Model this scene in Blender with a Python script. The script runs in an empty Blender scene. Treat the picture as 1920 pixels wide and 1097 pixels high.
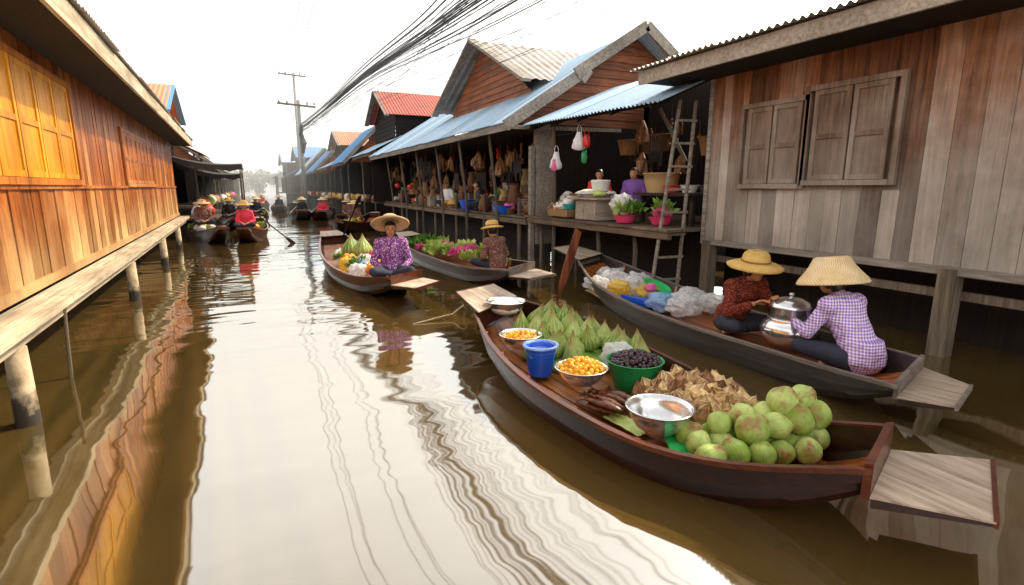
import bpy, math, random
from mathutils import Vector, Matrix, noise
V=Vector
random.seed(7)
rnd=random.random
def ru(a,b): return a+(b-a)*rnd()
sc=bpy.context.scene
COL=sc.collection
# ------------------------------------------------------------------ mesh builder
class MB:
    def __init__(s): s.v=[];s.f=[];s.m=[];s.mi=0;s.M=None
    def add(s,vs,fs):
        o=len(s.v)
        if s.M is not None: vs=[s.M@V(q) for q in vs]
        s.v+= [V(q) for q in vs]
        for f in fs: s.f.append([i+o for i in f]);s.m.append(s.mi)
    def obb(s,o,a,b,c):
        o,a,b,c=V(o),V(a),V(b),V(c)
        if a.cross(b).dot(c)<0: a,b=b,a
        s.add([o,o+a,o+a+b,o+b,o+c,o+a+c,o+a+b+c,o+b+c],[(3,2,1,0),(4,5,6,7),(0,1,5,4),(1,2,6,5),(2,3,7,6),(3,0,4,7)])
    def box(s,x0,x1,y0,y1,z0,z1): s.obb((x0,y0,z0),(x1-x0,0,0),(0,y1-y0,0),(0,0,z1-z0))
    def beam(s,a,b,w,h,up=(0,0,1)):
        a,b=V(a),V(b);d=b-a;sd=d.cross(V(up))
        if sd.length<1e-5: sd=d.cross(V((1,0,0)))
        sd.normalize();u=sd.cross(d).normalized()
        s.obb(a-sd*w/2-u*h/2,d,sd*w,u*h)
    def lathe(s,prof,c=(0,0,0),n=24,M=None,wob=None,closed=True):
        vs=[];fs=[];c=V(c)
        for (r,z) in prof:
            for i in range(n):
                a=2*math.pi*i/n;rr=r*(1+(wob(a,z) if wob else 0));p=V((rr*math.cos(a),rr*math.sin(a),z))
                if M is not None:p=M@p
                vs.append(p+c)
        k=len(prof)
        for j in range(k-1):
            for i in range(n):
                i2=(i+1)%n;fs.append((j*n+i,j*n+i2,(j+1)*n+i2,(j+1)*n+i))
        if closed:
            fs.append(tuple(reversed(range(n))));fs.append(tuple((k-1)*n+i for i in range(n)))
        s.add(vs,fs)
    def tube(s,pts,rad,n=10,flat=1.0,up=None):
        pts=[V(p) for p in pts]
        if not isinstance(rad,(list,tuple)): rad=[rad]*len(pts)
        vs=[];fs=[];pu=V(up) if up else V((0,0,1))
        for i,p in enumerate(pts):
            d=(pts[min(i+1,len(pts)-1)]-pts[max(i-1,0)])
            if d.length<1e-7:d=V((0,0,1))
            d.normalize();a=d.cross(pu)
            if a.length<.05:a=d.cross(V((.3,1,.1)))
            a.normalize();b=a.cross(d).normalized()
            for k in range(n):
                t=2*math.pi*k/n;vs.append(p+a*math.cos(t)*rad[i]+b*math.sin(t)*rad[i]*flat)
        for j in range(len(pts)-1):
            for k in range(n):
                k2=(k+1)%n;fs.append((j*n+k,j*n+k2,(j+1)*n+k2,(j+1)*n+k))
        fs.append(tuple(reversed(range(n))));fs.append(tuple((len(pts)-1)*n+i for i in range(n)))
        s.add(vs,fs)
    def ball(s,c,r,n=14,M=None,f=None):
        if not isinstance(r,(list,tuple)): r=(r,r,r)
        vs=[];fs=[];k=max(6,n//2+1);c=V(c)
        for j in range(k+1):
            ph=math.pi*j/k-math.pi/2
            for i in range(n):
                a=2*math.pi*i/n;p=V((math.cos(ph)*math.cos(a),math.cos(ph)*math.sin(a),math.sin(ph)))
                q=V((p.x*r[0],p.y*r[1],p.z*r[2]))
                if f:q=q*f(p)
                if M is not None:q=M@q
                vs.append(q+c)
        for j in range(k):
            for i in range(n):
                i2=(i+1)%n;fs.append((j*n+i,j*n+i2,(j+1)*n+i2,(j+1)*n+i))
        s.add(vs,fs)
    def mesh(s,name,mats,base=(0,0,0),smooth=False):
        me=bpy.data.meshes.new(name);b=V(base)
        me.from_pydata([tuple(q-b) for q in s.v],[],s.f)
        for m in (mats if isinstance(mats,(list,tuple)) else [mats]): me.materials.append(m)
        if len(me.materials)>1: me.polygons.foreach_set('material_index',s.m)
        if smooth: me.polygons.foreach_set('use_smooth',[True]*len(me.polygons))
        me.update();return me
def single(name,label,cat,mb,mats,base=None,smooth=False,group=None):
    if base is None:
        n=len(mb.v);base=(sum(q.x for q in mb.v)/n,sum(q.y for q in mb.v)/n,min(q.z for q in mb.v))
    o=bpy.data.objects.new(name,mb.mesh(name,mats,base,smooth));o.location=base
    COL.objects.link(o);o["label"]=label;o["category"]=cat
    if group:o["group"]=group
    return o
def struct(name,mb,mats,smooth=False):
    o=bpy.data.objects.new(name,mb.mesh(name,mats,(0,0,0),smooth));COL.objects.link(o);o["kind"]="structure";return o
class Thing:
    def __init__(s,name,label,cat,base,group=None):
        s.base=V(base);o=bpy.data.objects.new(name,None);o.location=s.base;o.empty_display_size=.2
        COL.objects.link(o);o["label"]=label;o["category"]=cat
        if group:o["group"]=group
        s.root=o
    def part(s,name,mb,mats,smooth=False,parent=None,label=None):
        o=bpy.data.objects.new(name,mb.mesh(name,mats,s.base,smooth));COL.objects.link(o)
        o.parent=parent or s.root
        if label:o["label"]=label
        return o
    def partmesh(s,name,me,parent=None):
        o=bpy.data.objects.new(name,me);COL.objects.link(o);o.parent=parent or s.root;return o
def dup(src,loc,rz=0,scl=1,rot=None,label=None,group=None):
    c=src.copy();COL.objects.link(c);c.location=loc
    c.rotation_euler=rot if rot else (0,0,rz)
    c.scale=scl if isinstance(scl,(tuple,list)) else (scl,)*3
    if label:c["label"]=label
    if group:c["group"]=group
    def rec(a,b):
        for ch in a.children:
            k=ch.copy();COL.objects.link(k);k.parent=b;rec(ch,k)
    rec(src,c);return c
# ------------------------------------------------------------------ materials
class NT:
    def __init__(s,name):
        s.mat=bpy.data.materials.new(name);s.mat.use_nodes=True;s.t=s.mat.node_tree;s.t.nodes.clear()
        s.out=s.n('ShaderNodeOutputMaterial')
    def n(s,typ,ins=None,**kw):
        x=s.t.nodes.new(typ)
        for k,v in kw.items(): setattr(x,k,v)
        if ins:
            for k,v in ins.items():
                if hasattr(v,'is_output') : s.t.links.new(v,x.inputs[k])
                else: x.inputs[k].default_value=v
        return x
    def mix(s,f,a,b,bl='MIX'):
        x=s.n('ShaderNodeMix',{0:f,6:c4(a),7:c4(b)},data_type='RGBA',blend_type=bl);return x.outputs[2]
    def coord(s,scale=(1,1,1),kind='Object'):
        t=s.n('ShaderNodeTexCoord');m=s.n('ShaderNodeMapping',{0:t.outputs[kind],3:scale});return m.outputs[0]
    def noise(s,vec,scale=5,detail=4,rough=.55,dist=0):
        return s.n('ShaderNodeTexNoise',{'Vector':vec,'Scale':scale,'Detail':detail,'Roughness':rough,'Distortion':dist}).outputs[0]
    def ramp(s,f,stops):
        r=s.n('ShaderNodeValToRGB',{0:f});e=r.color_ramp.elements
        while len(e)<len(stops): e.new(.5)
        for i,(p,c) in enumerate(stops): e[i].position=p;e[i].color=c4(c)
        return r.outputs[0]
    def mr(s,f,a,b,c,d): return s.n('ShaderNodeMapRange',{0:f,1:a,2:b,3:c,4:d}).outputs[0]
    def math(s,op,a,b=0.0): return s.n('ShaderNodeMath',{0:a,1:b},operation=op).outputs[0]
    def bsdf(s,col,rough=.6,metal=0,bump=None,bd=.01,spec=.5,**kw):
        ins={'Base Color':c4(col),'Roughness':rough,'Metallic':metal,'Specular IOR Level':spec}
        ins.update({k.replace('_',' '):v for k,v in kw.items()})
        if bump is not None:
            b=s.n('ShaderNodeBump',{'Height':bump,'Strength':1.0,'Distance':bd});ins['Normal']=b.outputs[0]
        p=s.n('ShaderNodeBsdfPrincipled',ins);s.t.links.new(p.outputs[0],s.out.inputs[0]);return s.mat
def c4(c):
    if hasattr(c,'is_output'):return c
    c=tuple(c);return c if len(c)==4 else c+(1.0,)
def wood(name,dark,light,axis='Z',scale=1,rough=.75,island=.4,weather_sun=None,bd=.004,spec=.3):
    t=NT(name);lo=1.3*scale;hi=22*scale
    s={'X':(lo,hi,hi),'Y':(hi,lo,hi),'Z':(hi,hi,lo)}[axis]
    vec=t.coord(s);g=t.noise(vec,1,7,.65,.6)
    col=t.ramp(g,[(.3,dark),(.7,light)])
    geo=t.n('ShaderNodeNewGeometry').outputs['Random Per Island']
    st=t.noise(t.coord(),1.1,5,.6)
    if weather_sun:
        wc,z0,z1=weather_sun;sep=t.n('ShaderNodeSeparateXYZ',{0:t.coord()}).outputs[2]
        f=t.mr(sep,z0,z1,1,0);f=t.math('ADD',f,t.mr(st,.3,.7,-.35,.35));f=t.math('ADD',f,t.mr(geo,0,1,-.25,.25))
        f=t.n('ShaderNodeClamp',{0:f}).outputs[0]
        wcol=t.mix(g,[x*.5 for x in wc],[min(1,x*1.3) for x in wc]);col=t.mix(f,col,wcol)
    m=t.mr(geo,0,1,1-island,1+island*.35);m2=t.mr(st,.3,.75,.6,1.15)
    m=t.math('MULTIPLY',m,m2);mm=t.n('ShaderNodeCombineColor',{0:m,1:m,2:m}).outputs[0]
    col=t.mix(1.0,col,mm,'MULTIPLY')
    return t.bsdf(col,rough,0,g,bd,spec)
def plain(name,col,rough=.5,metal=0,var=.25,scale=8,bd=.002,spec=.5,**kw):
    t=NT(name);g=t.noise(t.coord(),scale,5)
    c=t.mix(t.mr(g,.3,.7,0,1),[x*(1-var) for x in col],[min(1,x*(1+var*.6)) for x in col])
    return t.bsdf(c,rough,metal,g,bd,spec,**kw)
def metalroof(name,col,rust,amt=.5,rough=.45,metal=.2):
    t=NT(name);g=t.noise(t.coord((.6,2,2)),1.2,7,.6);g2=t.noise(t.coord(),14,3)
    f=t.mr(g,.62-amt*.3,.75,0,1)
    c=t.mix(t.mr(g2,.3,.7,0,1),[x*.8 for x in col],col);c=t.mix(f,c,rust)
    geo=t.n('ShaderNodeNewGeometry').outputs['Random Per Island'];m=t.mr(geo,0,1,.75,1.1)
    mm=t.n('ShaderNodeCombineColor',{0:m,1:m,2:m}).outputs[0]
    return t.bsdf(t.mix(1.0,c,mm,'MULTIPLY'),rough,metal)
M_rwall=wood('weathered_wall_wood',(.10,.030,.010),(.52,.21,.08),'Z',1,.7,.55,((.44,.39,.34),1.6,2.9),.006)
M_rshut=wood('shutter_wood',(.08,.038,.022),(.36,.20,.12),'Z',1.3,.65,.3,((.31,.26,.22),1.4,3.1),.004)
M_lwall=wood('teak_wall_wood',(.15,.022,.002),(.76,.21,.018),'Z',.9,.4,.5,((.68,.43,.18),.7,1.7),.006,.4)  # pale lower boards: weathering plus sun glow put into the colour
M_lshut=wood('yellow_shutter_wood',(.48,.14,.004),(.92,.43,.014),'Z',.9,.4,.3,None,.003)
M_lshut2=wood('orange_shutter_wood',(.22,.045,.004),(.76,.25,.02),'Z',.9,.45,.3,None,.003)
M_pale=wood('pale_board',(.32,.24,.15),(.80,.66,.47),'Y',1,.8,.25)
M_paleX=wood('pale_board_cross',(.25,.20,.155),(.58,.50,.41),'X',1,.8,.25)
M_greyb=wood('grey_board',(.15,.125,.105),(.46,.41,.35),'Y',1,.85,.35)
M_greyv=wood('grey_post',(.06,.047,.038),(.22,.18,.145),'Z',1,.85,.3)
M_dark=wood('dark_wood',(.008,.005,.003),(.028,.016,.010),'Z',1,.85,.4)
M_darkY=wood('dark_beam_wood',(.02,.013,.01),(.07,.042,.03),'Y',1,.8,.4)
M_gable=wood('red_brown_siding',(.09,.024,.010),(.40,.13,.05),'X',1,.6,.35)
M_gableY=wood('red_brown_siding_long',(.12,.030,.012),(.46,.15,.05),'Y',1,.6,.35)
M_deck=wood('deck_board',(.07,.048,.034),(.25,.18,.125),'Y',1,.8,.4)
M_hull=wood('lacquered_hull',(.008,.003,.002),(.050,.010,.005),'Y',.6,.28,.1,None,.002,.5)
M_hullo=wood('weathered_hull',(.014,.009,.007),(.065,.042,.032),'Y',.7,.45,.1,None,.003,.4)
M_rimr=wood('red_rim',(.035,.009,.006),(.18,.045,.02),'Y',.8,.28,.1,None,.002,.6)
M_rimg=wood('grey_rim',(.11,.085,.07),(.36,.30,.26),'Y',.8,.6,.1)
M_floor=wood('varnished_floor',(.18,.030,.007),(.68,.22,.045),'Y',.8,.35,.3,None,.003,.5)
M_plate=wood('worn_end_plank',(.28,.19,.13),(.74,.61,.48),'Y',.9,.7,.15,None,.003)
M_bluer=metalroof('pale_blue_roof',(.50,.70,.90),(.58,.50,.40),.25)
M_bluer2=metalroof('blue_roof',(.10,.34,.70),(.30,.30,.30),.2)
M_greyr=metalroof('grey_brown_roof',(.45,.40,.35),(.24,.14,.08),.6)
M_redr=metalroof('red_roof',(.46,.08,.045),(.24,.07,.04),.4)
M_orr=metalroof('orange_roof',(.66,.27,.12),(.42,.17,.08),.4)
M_conc=wood('stained_square_post',(.08,.058,.04),(.27,.21,.155),'Z',1,.85,.2)
M_steel=plain('brushed_aluminium',(.80,.81,.83),.22,.9,.08,30,.0006)
M_white=plain('white_plastic',(.82,.81,.78),.45,0,.08)
M_blue=plain('blue_plastic',(.012,.12,.74),.3,0,.1)
M_green=plain('green_plastic',(.012,.28,.08),.35,0,.15)
M_lgreen=plain('bright_green_cloth',(.02,.50,.12),.6,0,.2)
M_teal=plain('teal_plastic',(.02,.45,.50),.35,0,.15)
M_pink=plain('pink_plastic',(.82,.07,.20),.4,0,.15)
M_red=plain('red_plastic',(.62,.03,.02),.4,0,.15)
M_rope=plain('black_rubber_cable',(.02,.02,.022),.5)
M_grease=plain('pole_concrete',(.20,.21,.21),.8)
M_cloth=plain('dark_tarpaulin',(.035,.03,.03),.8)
M_skin=plain('brown_skin',(.50,.25,.13),.5,0,.12,12,.0005,.4,Subsurface_Weight=.08)
M_hair=plain('black_hair',(.012,.010,.010),.4)
M_eye=plain('dark_eye',(.01,.008,.008),.2)
M_lip=plain('lip',(.35,.08,.06),.5)
def bagmat(name,col,lo=.5,hi=.92):
    t=NT(name);g=t.noise(t.coord(),12,4,.5,1.2)
    b=t.n('ShaderNodeBump',{'Height':g,'Strength':1.0,'Distance':.02}).outputs[0]
    d=t.n('ShaderNodeBsdfPrincipled',{'Base Color':c4(col),'Roughness':.2,'Normal':b}).outputs[0]
    tl=t.n('ShaderNodeBsdfTranslucent',{'Color':c4(col)}).outputs[0]
    d=t.n('ShaderNodeMixShader',{0:.4,1:d,2:tl}).outputs[0]
    tr=t.n('ShaderNodeBsdfTransparent').outputs[0]
    m=t.n('ShaderNodeMixShader',{0:t.mr(g,.35,.65,lo,hi),1:tr,2:d}).outputs[0]
    t.t.links.new(m,t.out.inputs[0]);return t.mat
M_bag=bagmat('clear_plastic_bag',(.95,.96,.97),.4,.9);M_ybag=bagmat('yellow_plastic_bag',(.95,.68,.10));M_bbag=bagmat('blue_plastic_bag',(.50,.72,.97))
def straw(name,a,b):
    t=NT(name);tc=t.n('ShaderNodeTexCoord').outputs['Object'];sp=t.n('ShaderNodeSeparateXYZ',{0:tc})
    at=t.math('ARCTAN2',sp.outputs[1],sp.outputs[0]);w=t.math('SINE',t.math('MULTIPLY',at,60.0))
    r=t.n('ShaderNodeVectorMath',{0:tc},operation='LENGTH').outputs['Value'];w2=t.math('SINE',t.math('MULTIPLY',r,300.0))
    k=t.math('MULTIPLY',w,w2);g=t.noise(tc,9,4)
    f=t.math('ADD',t.mr(k,-1,1,.0,.8),t.mr(g,.3,.7,-.2,.3))
    return t.bsdf(t.mix(f,a,b),.75,0,k,.003)
M_straw1=straw('yellow_straw',(.62,.34,.06),(.96,.70,.25))
M_straw2=straw('cream_straw',(.74,.48,.19),(.98,.84,.56))
M_straw3=straw('tan_straw',(.55,.33,.13),(.94,.73,.45))
def basketm(name,a,b):
    t=NT(name);tc=t.n('ShaderNodeTexCoord').outputs['Object'];sp=t.n('ShaderNodeSeparateXYZ',{0:tc})
    at=t.math('ARCTAN2',sp.outputs[1],sp.outputs[0]);w=t.math('SINE',t.math('MULTIPLY',at,36.0));w2=t.math('SINE',t.math('MULTIPLY',sp.outputs[2],300.0))
    k=t.math('MULTIPLY',w,w2);return t.bsdf(t.mix(t.mr(k,-1,1,0,1),a,b),.8,0,k,.004)
M_bask=basketm('brown_wicker',(.12,.05,.02),(.50,.28,.11));M_bask2=basketm('tan_wicker',(.34,.20,.08),(.70,.50,.25))
def dots(name,bg,fg,scale=45,th=.3,fg2=None):
    t=NT(name);tc=t.coord();vo=t.n('ShaderNodeTexVoronoi',{'Vector':tc,'Scale':scale});f=t.mr(vo.outputs[0],th,th+.08,1,0)
    c=fg
    if fg2 is not None:
        s=t.n('ShaderNodeSeparateColor',{0:vo.outputs['Color']}).outputs[0];c=t.mix(t.mr(s,.45,.55,0,1),fg,fg2)
    g=t.noise(tc,9,3,.5,.4);return t.bsdf(t.mix(f,bg,c),.85,0,g,.06,.2)
def gingham(name,a,b,k=130):
    t=NT(name);tc=t.n('ShaderNodeTexCoord').outputs['Object'];sp=t.n('ShaderNodeSeparateXYZ',{0:tc})
    u=t.math('SUBTRACT',sp.outputs[0],sp.outputs[1]);
    w=t.mr(t.math('SINE',t.math('MULTIPLY',u,float(k))),-.3,.3,0,.5);w2=t.mr(t.math('SINE',t.math('MULTIPLY',sp.outputs[2],k*1.35)),-.3,.3,0,.5)
    f=t.math('ADD',w,w2);g=t.noise(tc,8,3,.5,.6);return t.bsdf(t.mix(f,a,b),.85,0,g,.08,.2)
M_s1=dots('rust_spotted_cloth',(.14,.018,.012),(.42,.15,.08),70,.28)
M_s2=gingham('purple_gingham_cloth',(.34,.13,.62),(.90,.83,.97),185)
M_s3=dots('purple_floral_cloth',(.20,.06,.24),(.78,.52,.76),44,.40,(.42,.15,.46))
M_s4=dots('brown_floral_cloth',(.15,.065,.05),(.52,.36,.26),55,.35,(.34,.14,.11))
M_jean=plain('dark_trousers',(.03,.035,.06),.85,0,.3)
M_sred=plain('red_shirt',(.75,.04,.03),.8,0,.2);M_spink=plain('pink_shirt',(.90,.06,.12),.8,0,.2);M_spurp=plain('violet_shirt',(.20,.08,.38),.8,0,.2)
M_swhite=plain('white_shirt',(.78,.76,.80),.7,0,.1);M_sblk=plain('black_shirt',(.03,.03,.035),.8,0,.2)
def leafm(name,a,b,lines=0,tip=None,amt=.45,lb=0,patch=None):
    t=NT(name);tc=t.n('ShaderNodeTexCoord').outputs['Object'];g=t.noise(tc,18,4);oi=t.n('ShaderNodeObjectInfo').outputs['Random']
    f=t.math('ADD',t.mr(g,.3,.7,0,.7),t.mr(oi,0,1,-.3,.45));c=t.mix(f,a,b);sp=t.n('ShaderNodeSeparateXYZ',{0:tc});h=g
    if lines:
        at=t.math('ARCTAN2',sp.outputs[1],sp.outputs[0]);w=t.math('SINE',t.math('ADD',t.math('MULTIPLY',at,float(lines)),t.mr(g,0,1,-3,3)))
        c=t.mix(t.mr(w,.3,1,0,amt),c,[min(1,x*1.6) for x in b])
        if lb: h=t.math('ADD',t.math('MULTIPLY',w,lb),g)
    if tip:
        f2=t.mr(t.math('ADD',sp.outputs[2],t.mr(g,.3,.7,-.04,.04)),tip[1],tip[2],0,1);c=t.mix(f2,c,tip[0])
    if patch:
        n_=t.n('ShaderNodeTexNoise',{'Vector':tc,'W':t.math('MULTIPLY',oi,20.0),'Scale':11.0,'Detail':5.0},noise_dimensions='4D').outputs[0]
        c=t.mix(t.mr(n_,.56,.68,0,.85),c,patch)
    return t.bsdf(c,.5,0,h,.004,.4)
M_cone=leafm('green_leaf_wrap',(.14,.24,.04),(.46,.54,.17),14,((.46,.28,.11),.19,.26),.4,.5)
M_coco=leafm('green_coconut_husk',(.24,.38,.05),(.56,.66,.22),22,((.30,.10,.04),.066,.11),.07,.10,(.28,.14,.05))
M_parcel=leafm('dried_leaf_wrap',(.26,.105,.028),(.88,.62,.31),5,((.18,.08,.03),.09,.12),.4,.5,(.10,.04,.015))
M_parcel2=leafm('dark_dried_leaf_wrap',(.10,.035,.012),(.46,.24,.10),5,None,.3,.5)
M_leaf=leafm('fresh_leaves',(.05,.18,.02),(.30,.48,.07),0)
M_leaf2=leafm('pale_lettuce',(.28,.46,.06),(.62,.72,.24),0)
M_far=leafm('hazy_foliage',(.30,.33,.22),(.45,.45,.32),0)  # pale greyed greens put distance haze into the leaf colour
M_fruitd=plain('dark_purple_fruit',(.030,.010,.016),.2,0,.3,30)
M_gold=plain('golden_sweets',(.90,.40,.012),.35,0,.35,30,.004)
M_fish=plain('grilled_fish_skin',(.14,.04,.014),.3,0,.85,40,.006)
M_rice=plain('white_rice',(.82,.80,.74),.7,0,.08,60,.003)
M_or=plain('orange_fruit',(.85,.30,.02),.45,0,.2);M_pinkf=plain('pink_flowers',(.85,.15,.40),.6,0,.3);M_mud=plain('bank_mud',(.04,.03,.02),.9,0,.4)
M_moss=wood('mossy_timber',(.07,.05,.03),(.20,.15,.09),'Z',1,.85,.2)
t=NT('post_stained');sp=t.n('ShaderNodeSeparateXYZ',{0:t.coord()}).outputs[2];g=t.noise(t.coord(),7,6,.65)
f=t.mr(t.math('ADD',sp,t.mr(g,.3,.7,-.12,.12)),.12,.3,0,1);M_post=t.bsdf(t.mix(f,(.035,.025,.015),t.mix(t.mr(g,.3,.7,0,1),(.30,.21,.12),(.58,.46,.30))),.85,0,g,.01)
# water
t=NT('canal_water_surface')
n1=t.noise(t.coord((1,.9,1)),.62,1,.35,.15);n2=t.noise(t.coord((.6,1.7,1)),1.7,1,.4,.2);n3=t.noise(t.coord((.8,1.4,1)),5,1,.4)
big=t.noise(t.coord(),.20,2)
ln=t.n('ShaderNodeVectorMath',{0:t.coord()},operation='LENGTH').outputs['Value']
amp=t.math('MULTIPLY',t.mr(big,.35,.65,.4,1.2),t.mr(ln,2.5,11,.55,1.6))
hgt=t.math('ADD',t.math('MULTIPLY',n1,.036),t.math('MULTIPLY',t.math('ADD',t.math('MULTIPLY',n2,.011),t.math('MULTIPLY',n3,.0006)),amp))
bp=t.n('ShaderNodeBump',{'Height':hgt,'Strength':1.0,'Distance':1.0}).outputs[0]
mud=t.mix(t.mr(t.noise(t.coord(),.35,4),.35,.65,0,1),(.095,.058,.016),(.140,.088,.024))
dif=t.n('ShaderNodeBsdfPrincipled',{'Base Color':mud,'Roughness':.6,'Specular IOR Level':0.0}).outputs[0]
gl=t.n('ShaderNodeBsdfGlossy',{'Color':(.90,.92,.90,1),'Roughness':.04,'Normal':bp}).outputs[0]
fr=t.n('ShaderNodeFresnel',{'IOR':1.33,'Normal':bp}).outputs[0]
fm=t.mr(fr,.02,.55,.34,.85)
t.t.links.new(t.n('ShaderNodeMixShader',{0:fm,1:dif,2:gl}).outputs[0],t.out.inputs[0]);M_water=t.mat
# ------------------------------------------------------------------ world, sun, camera
w=bpy.data.worlds.new("World");sc.world=w;w.use_nodes=True;nt=w.node_tree;nt.nodes.clear()
sky=nt.nodes.new('ShaderNodeTexSky');sky.sky_type='NISHITA';sky.sun_disc=False
EL=math.radians(44);AZ=math.radians(76)
sky.sun_elevation=EL;sky.sun_rotation=AZ;sky.dust_density=6;sky.air_density=1.2;sky.ozone_density=1
hs=nt.nodes.new('ShaderNodeHueSaturation');hs.inputs['Saturation'].default_value=.35
tc=nt.nodes.new('ShaderNodeTexCoord');sx=nt.nodes.new('ShaderNodeSeparateXYZ');mrn=nt.nodes.new('ShaderNodeMapRange')
mrn.interpolation_type='SMOOTHSTEP';mrn.inputs[1].default_value=.34;mrn.inputs[2].default_value=.80;mrn.inputs[3].default_value=1;mrn.inputs[4].default_value=.38
nt.links.new(tc.outputs['Generated'],sx.inputs[0]);nt.links.new(sx.outputs[2],mrn.inputs[0])
dt=nt.nodes.new('ShaderNodeVectorMath');dt.operation='DOT_PRODUCT';dt.inputs[1].default_value=(.45,.88,.1);nt.links.new(tc.outputs['Generated'],dt.inputs[0])
mr2=nt.nodes.new('ShaderNodeMapRange');mr2.inputs[1].default_value=-.3;mr2.inputs[2].default_value=.6;mr2.inputs[3].default_value=.85;mr2.inputs[4].default_value=1;nt.links.new(dt.outputs['Value'],mr2.inputs[0])
mu=nt.nodes.new('ShaderNodeMath');mu.operation='MULTIPLY';nt.links.new(mrn.outputs[0],mu.inputs[0]);nt.links.new(mr2.outputs[0],mu.inputs[1])
hz=nt.nodes.new('ShaderNodeMix');hz.data_type='RGBA';hz.inputs[6].default_value=(0,0,0,1);hz.inputs[7].default_value=(12.6,12.1,11.2,1)
nt.links.new(mu.outputs[0],hz.inputs[0])
mx=nt.nodes.new('ShaderNodeMix');mx.data_type='RGBA';mx.blend_type='ADD';mx.inputs[0].default_value=1
bg=nt.nodes.new('ShaderNodeBackground');bg.inputs[1].default_value=.15;wo=nt.nodes.new('ShaderNodeOutputWorld')
nt.links.new(sky.outputs[0],hs.inputs['Color']);nt.links.new(hs.outputs[0],mx.inputs[6]);nt.links.new(hz.outputs[2],mx.inputs[7]);nt.links.new(mx.outputs[2],bg.inputs[0]);nt.links.new(bg.outputs[0],wo.inputs[0])
sd=V((math.cos(EL)*math.sin(AZ),math.cos(EL)*math.cos(AZ),math.sin(EL)))
L=bpy.data.lights.new('sun','SUN');L.energy=5;L.angle=math.radians(.6);L.color=(1,.86,.62)
lo=bpy.data.objects.new('sun',L);lo.rotation_euler=sd.to_track_quat('Z','Y').to_euler();lo.location=(20,10,20);COL.objects.link(lo)
a=math.radians(25.2);p=math.radians(11.2)
cam=bpy.data.cameras.new('camera');cam.lens=18.75;cam.sensor_width=36;cam.clip_end=3000;cam.clip_start=.05
co=bpy.data.objects.new('camera',cam);co.location=(0,0,1.7)
F=V((math.sin(a)*math.cos(p),math.cos(a)*math.cos(p),-math.sin(p)))
co.rotation_euler=F.to_track_quat('-Z','Y').to_euler();COL.objects.link(co);sc.camera=co
sc.view_settings.view_transform='Standard'
# ------------------------------------------------------------------ setting
m=MB();m.add([(-1500,-1500,0),(1500,-1500,0),(1500,1500,0),(-1500,1500,0)],[(0,1,2,3)]);struct('water',m,M_water)
t=NT('thin_morning_haze');vs_=t.n('ShaderNodeVolumeScatter',{'Color':(1,.98,.92,1),'Density':.010,'Anisotropy':.3});t.t.links.new(vs_.outputs[0],t.out.inputs['Volume']);M_haze=t.mat
m=MB();m.box(-60,60,30,150,.02,26);struct('haze',m,M_haze)
def bank(name,pts):
    m=MB();vs=[]
    for i,(x,y,z) in enumerate(pts): vs.append((x,y,z))
    m.add(vs,[tuple(range(4)),tuple(range(4,8))]);struct(name,m,M_mud)
bank('ground',[(9.2,-30,-.3),(9.8,-30,.5),(7.0,95,.5),(6.4,95,-.3),(9.8,-30,.5),(900,-30,.5),(900,1200,.5),(7.0,95,.5)])
bank('ground',[(-5.4,-30,-.3),(-6,-30,.5),(-6,95,.5),(-5.4,95,-.3),(-6,-30,.5),(-900,-30,.5),(-900,1200,.5),(-6,95,.5)])
def sheet(m,A,B,C,D,per=.09,amp=.012,rows=2,panel=None):
    A,B,C,D=map(V,(A,B,C,D));n=(B-A).cross(D-A).normalized()
    if n.z<0:n=-n
    L=(B-A).length;cols=max(8,int(L/per*6))
    npan=max(1,int(L/panel)) if panel else 1
    for pi in range(npan):
        c0=int(cols*pi/npan);c1=int(cols*(pi+1)/npan);vs=[];off=n*(.006*(pi%2)+ru(0,.004));dn=ru(-.03,.03)
        for j in range(rows+1):
            v=j/rows
            for i in range(c0,c1+2):
                u=min(1,i/cols);P=A.lerp(B,u).lerp(D.lerp(C,u),v)
                if j==0:P=P+(A-D).normalized()*dn
                vs.append(P+n*amp*math.sin(2*math.pi*u*L/per)+off)
        k=c1+2-c0;m.add(vs,[(j*k+i,j*k+i+1,(j+1)*k+i+1,(j+1)*k+i) for j in range(rows) for i in range(k-1)])
def planksV(m,o,u,n,a0,a1,z0,z1,w=.22,th=.025,jit=.006,gap=.006,side=0):
    o,u,n=V(o),V(u),V(n);x=a0
    while x<a1-1e-4:
        ww=min(w*ru(.8,1.2),a1-x)
        if a1-x-ww<w*.3: ww=a1-x
        q=o+u*(x+gap/2)+n*(ru(0,jit))+V((0,0,z0-o.z+ru(-.01,.01)))
        m.obb(q,u*(ww-gap),n*th,V((ru(-.004,.004),ru(-.004,.004),z1-z0)));x+=ww
def siding(m,o,u,n,zb,zt,lo,hi,h=.16):
    o,u,n=V(o),V(u),V(n);z=zb
    while z<zt-.01:
        z2=min(z+h,zt);P=lambda s,zz,off:V((o.x,o.y,0))+u*s+n*off+V((0,0,zz))
        j=ru(0,.006)
        m.add([P(lo(z),z,.022+j),P(hi(z),z,.022+j),P(hi(z2),z2,.002),P(lo(z2),z2,.002),P(lo(z),z,0),P(hi(z),z,0)],[(0,1,2,3),(4,5,1,0)]);z=z2
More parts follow.
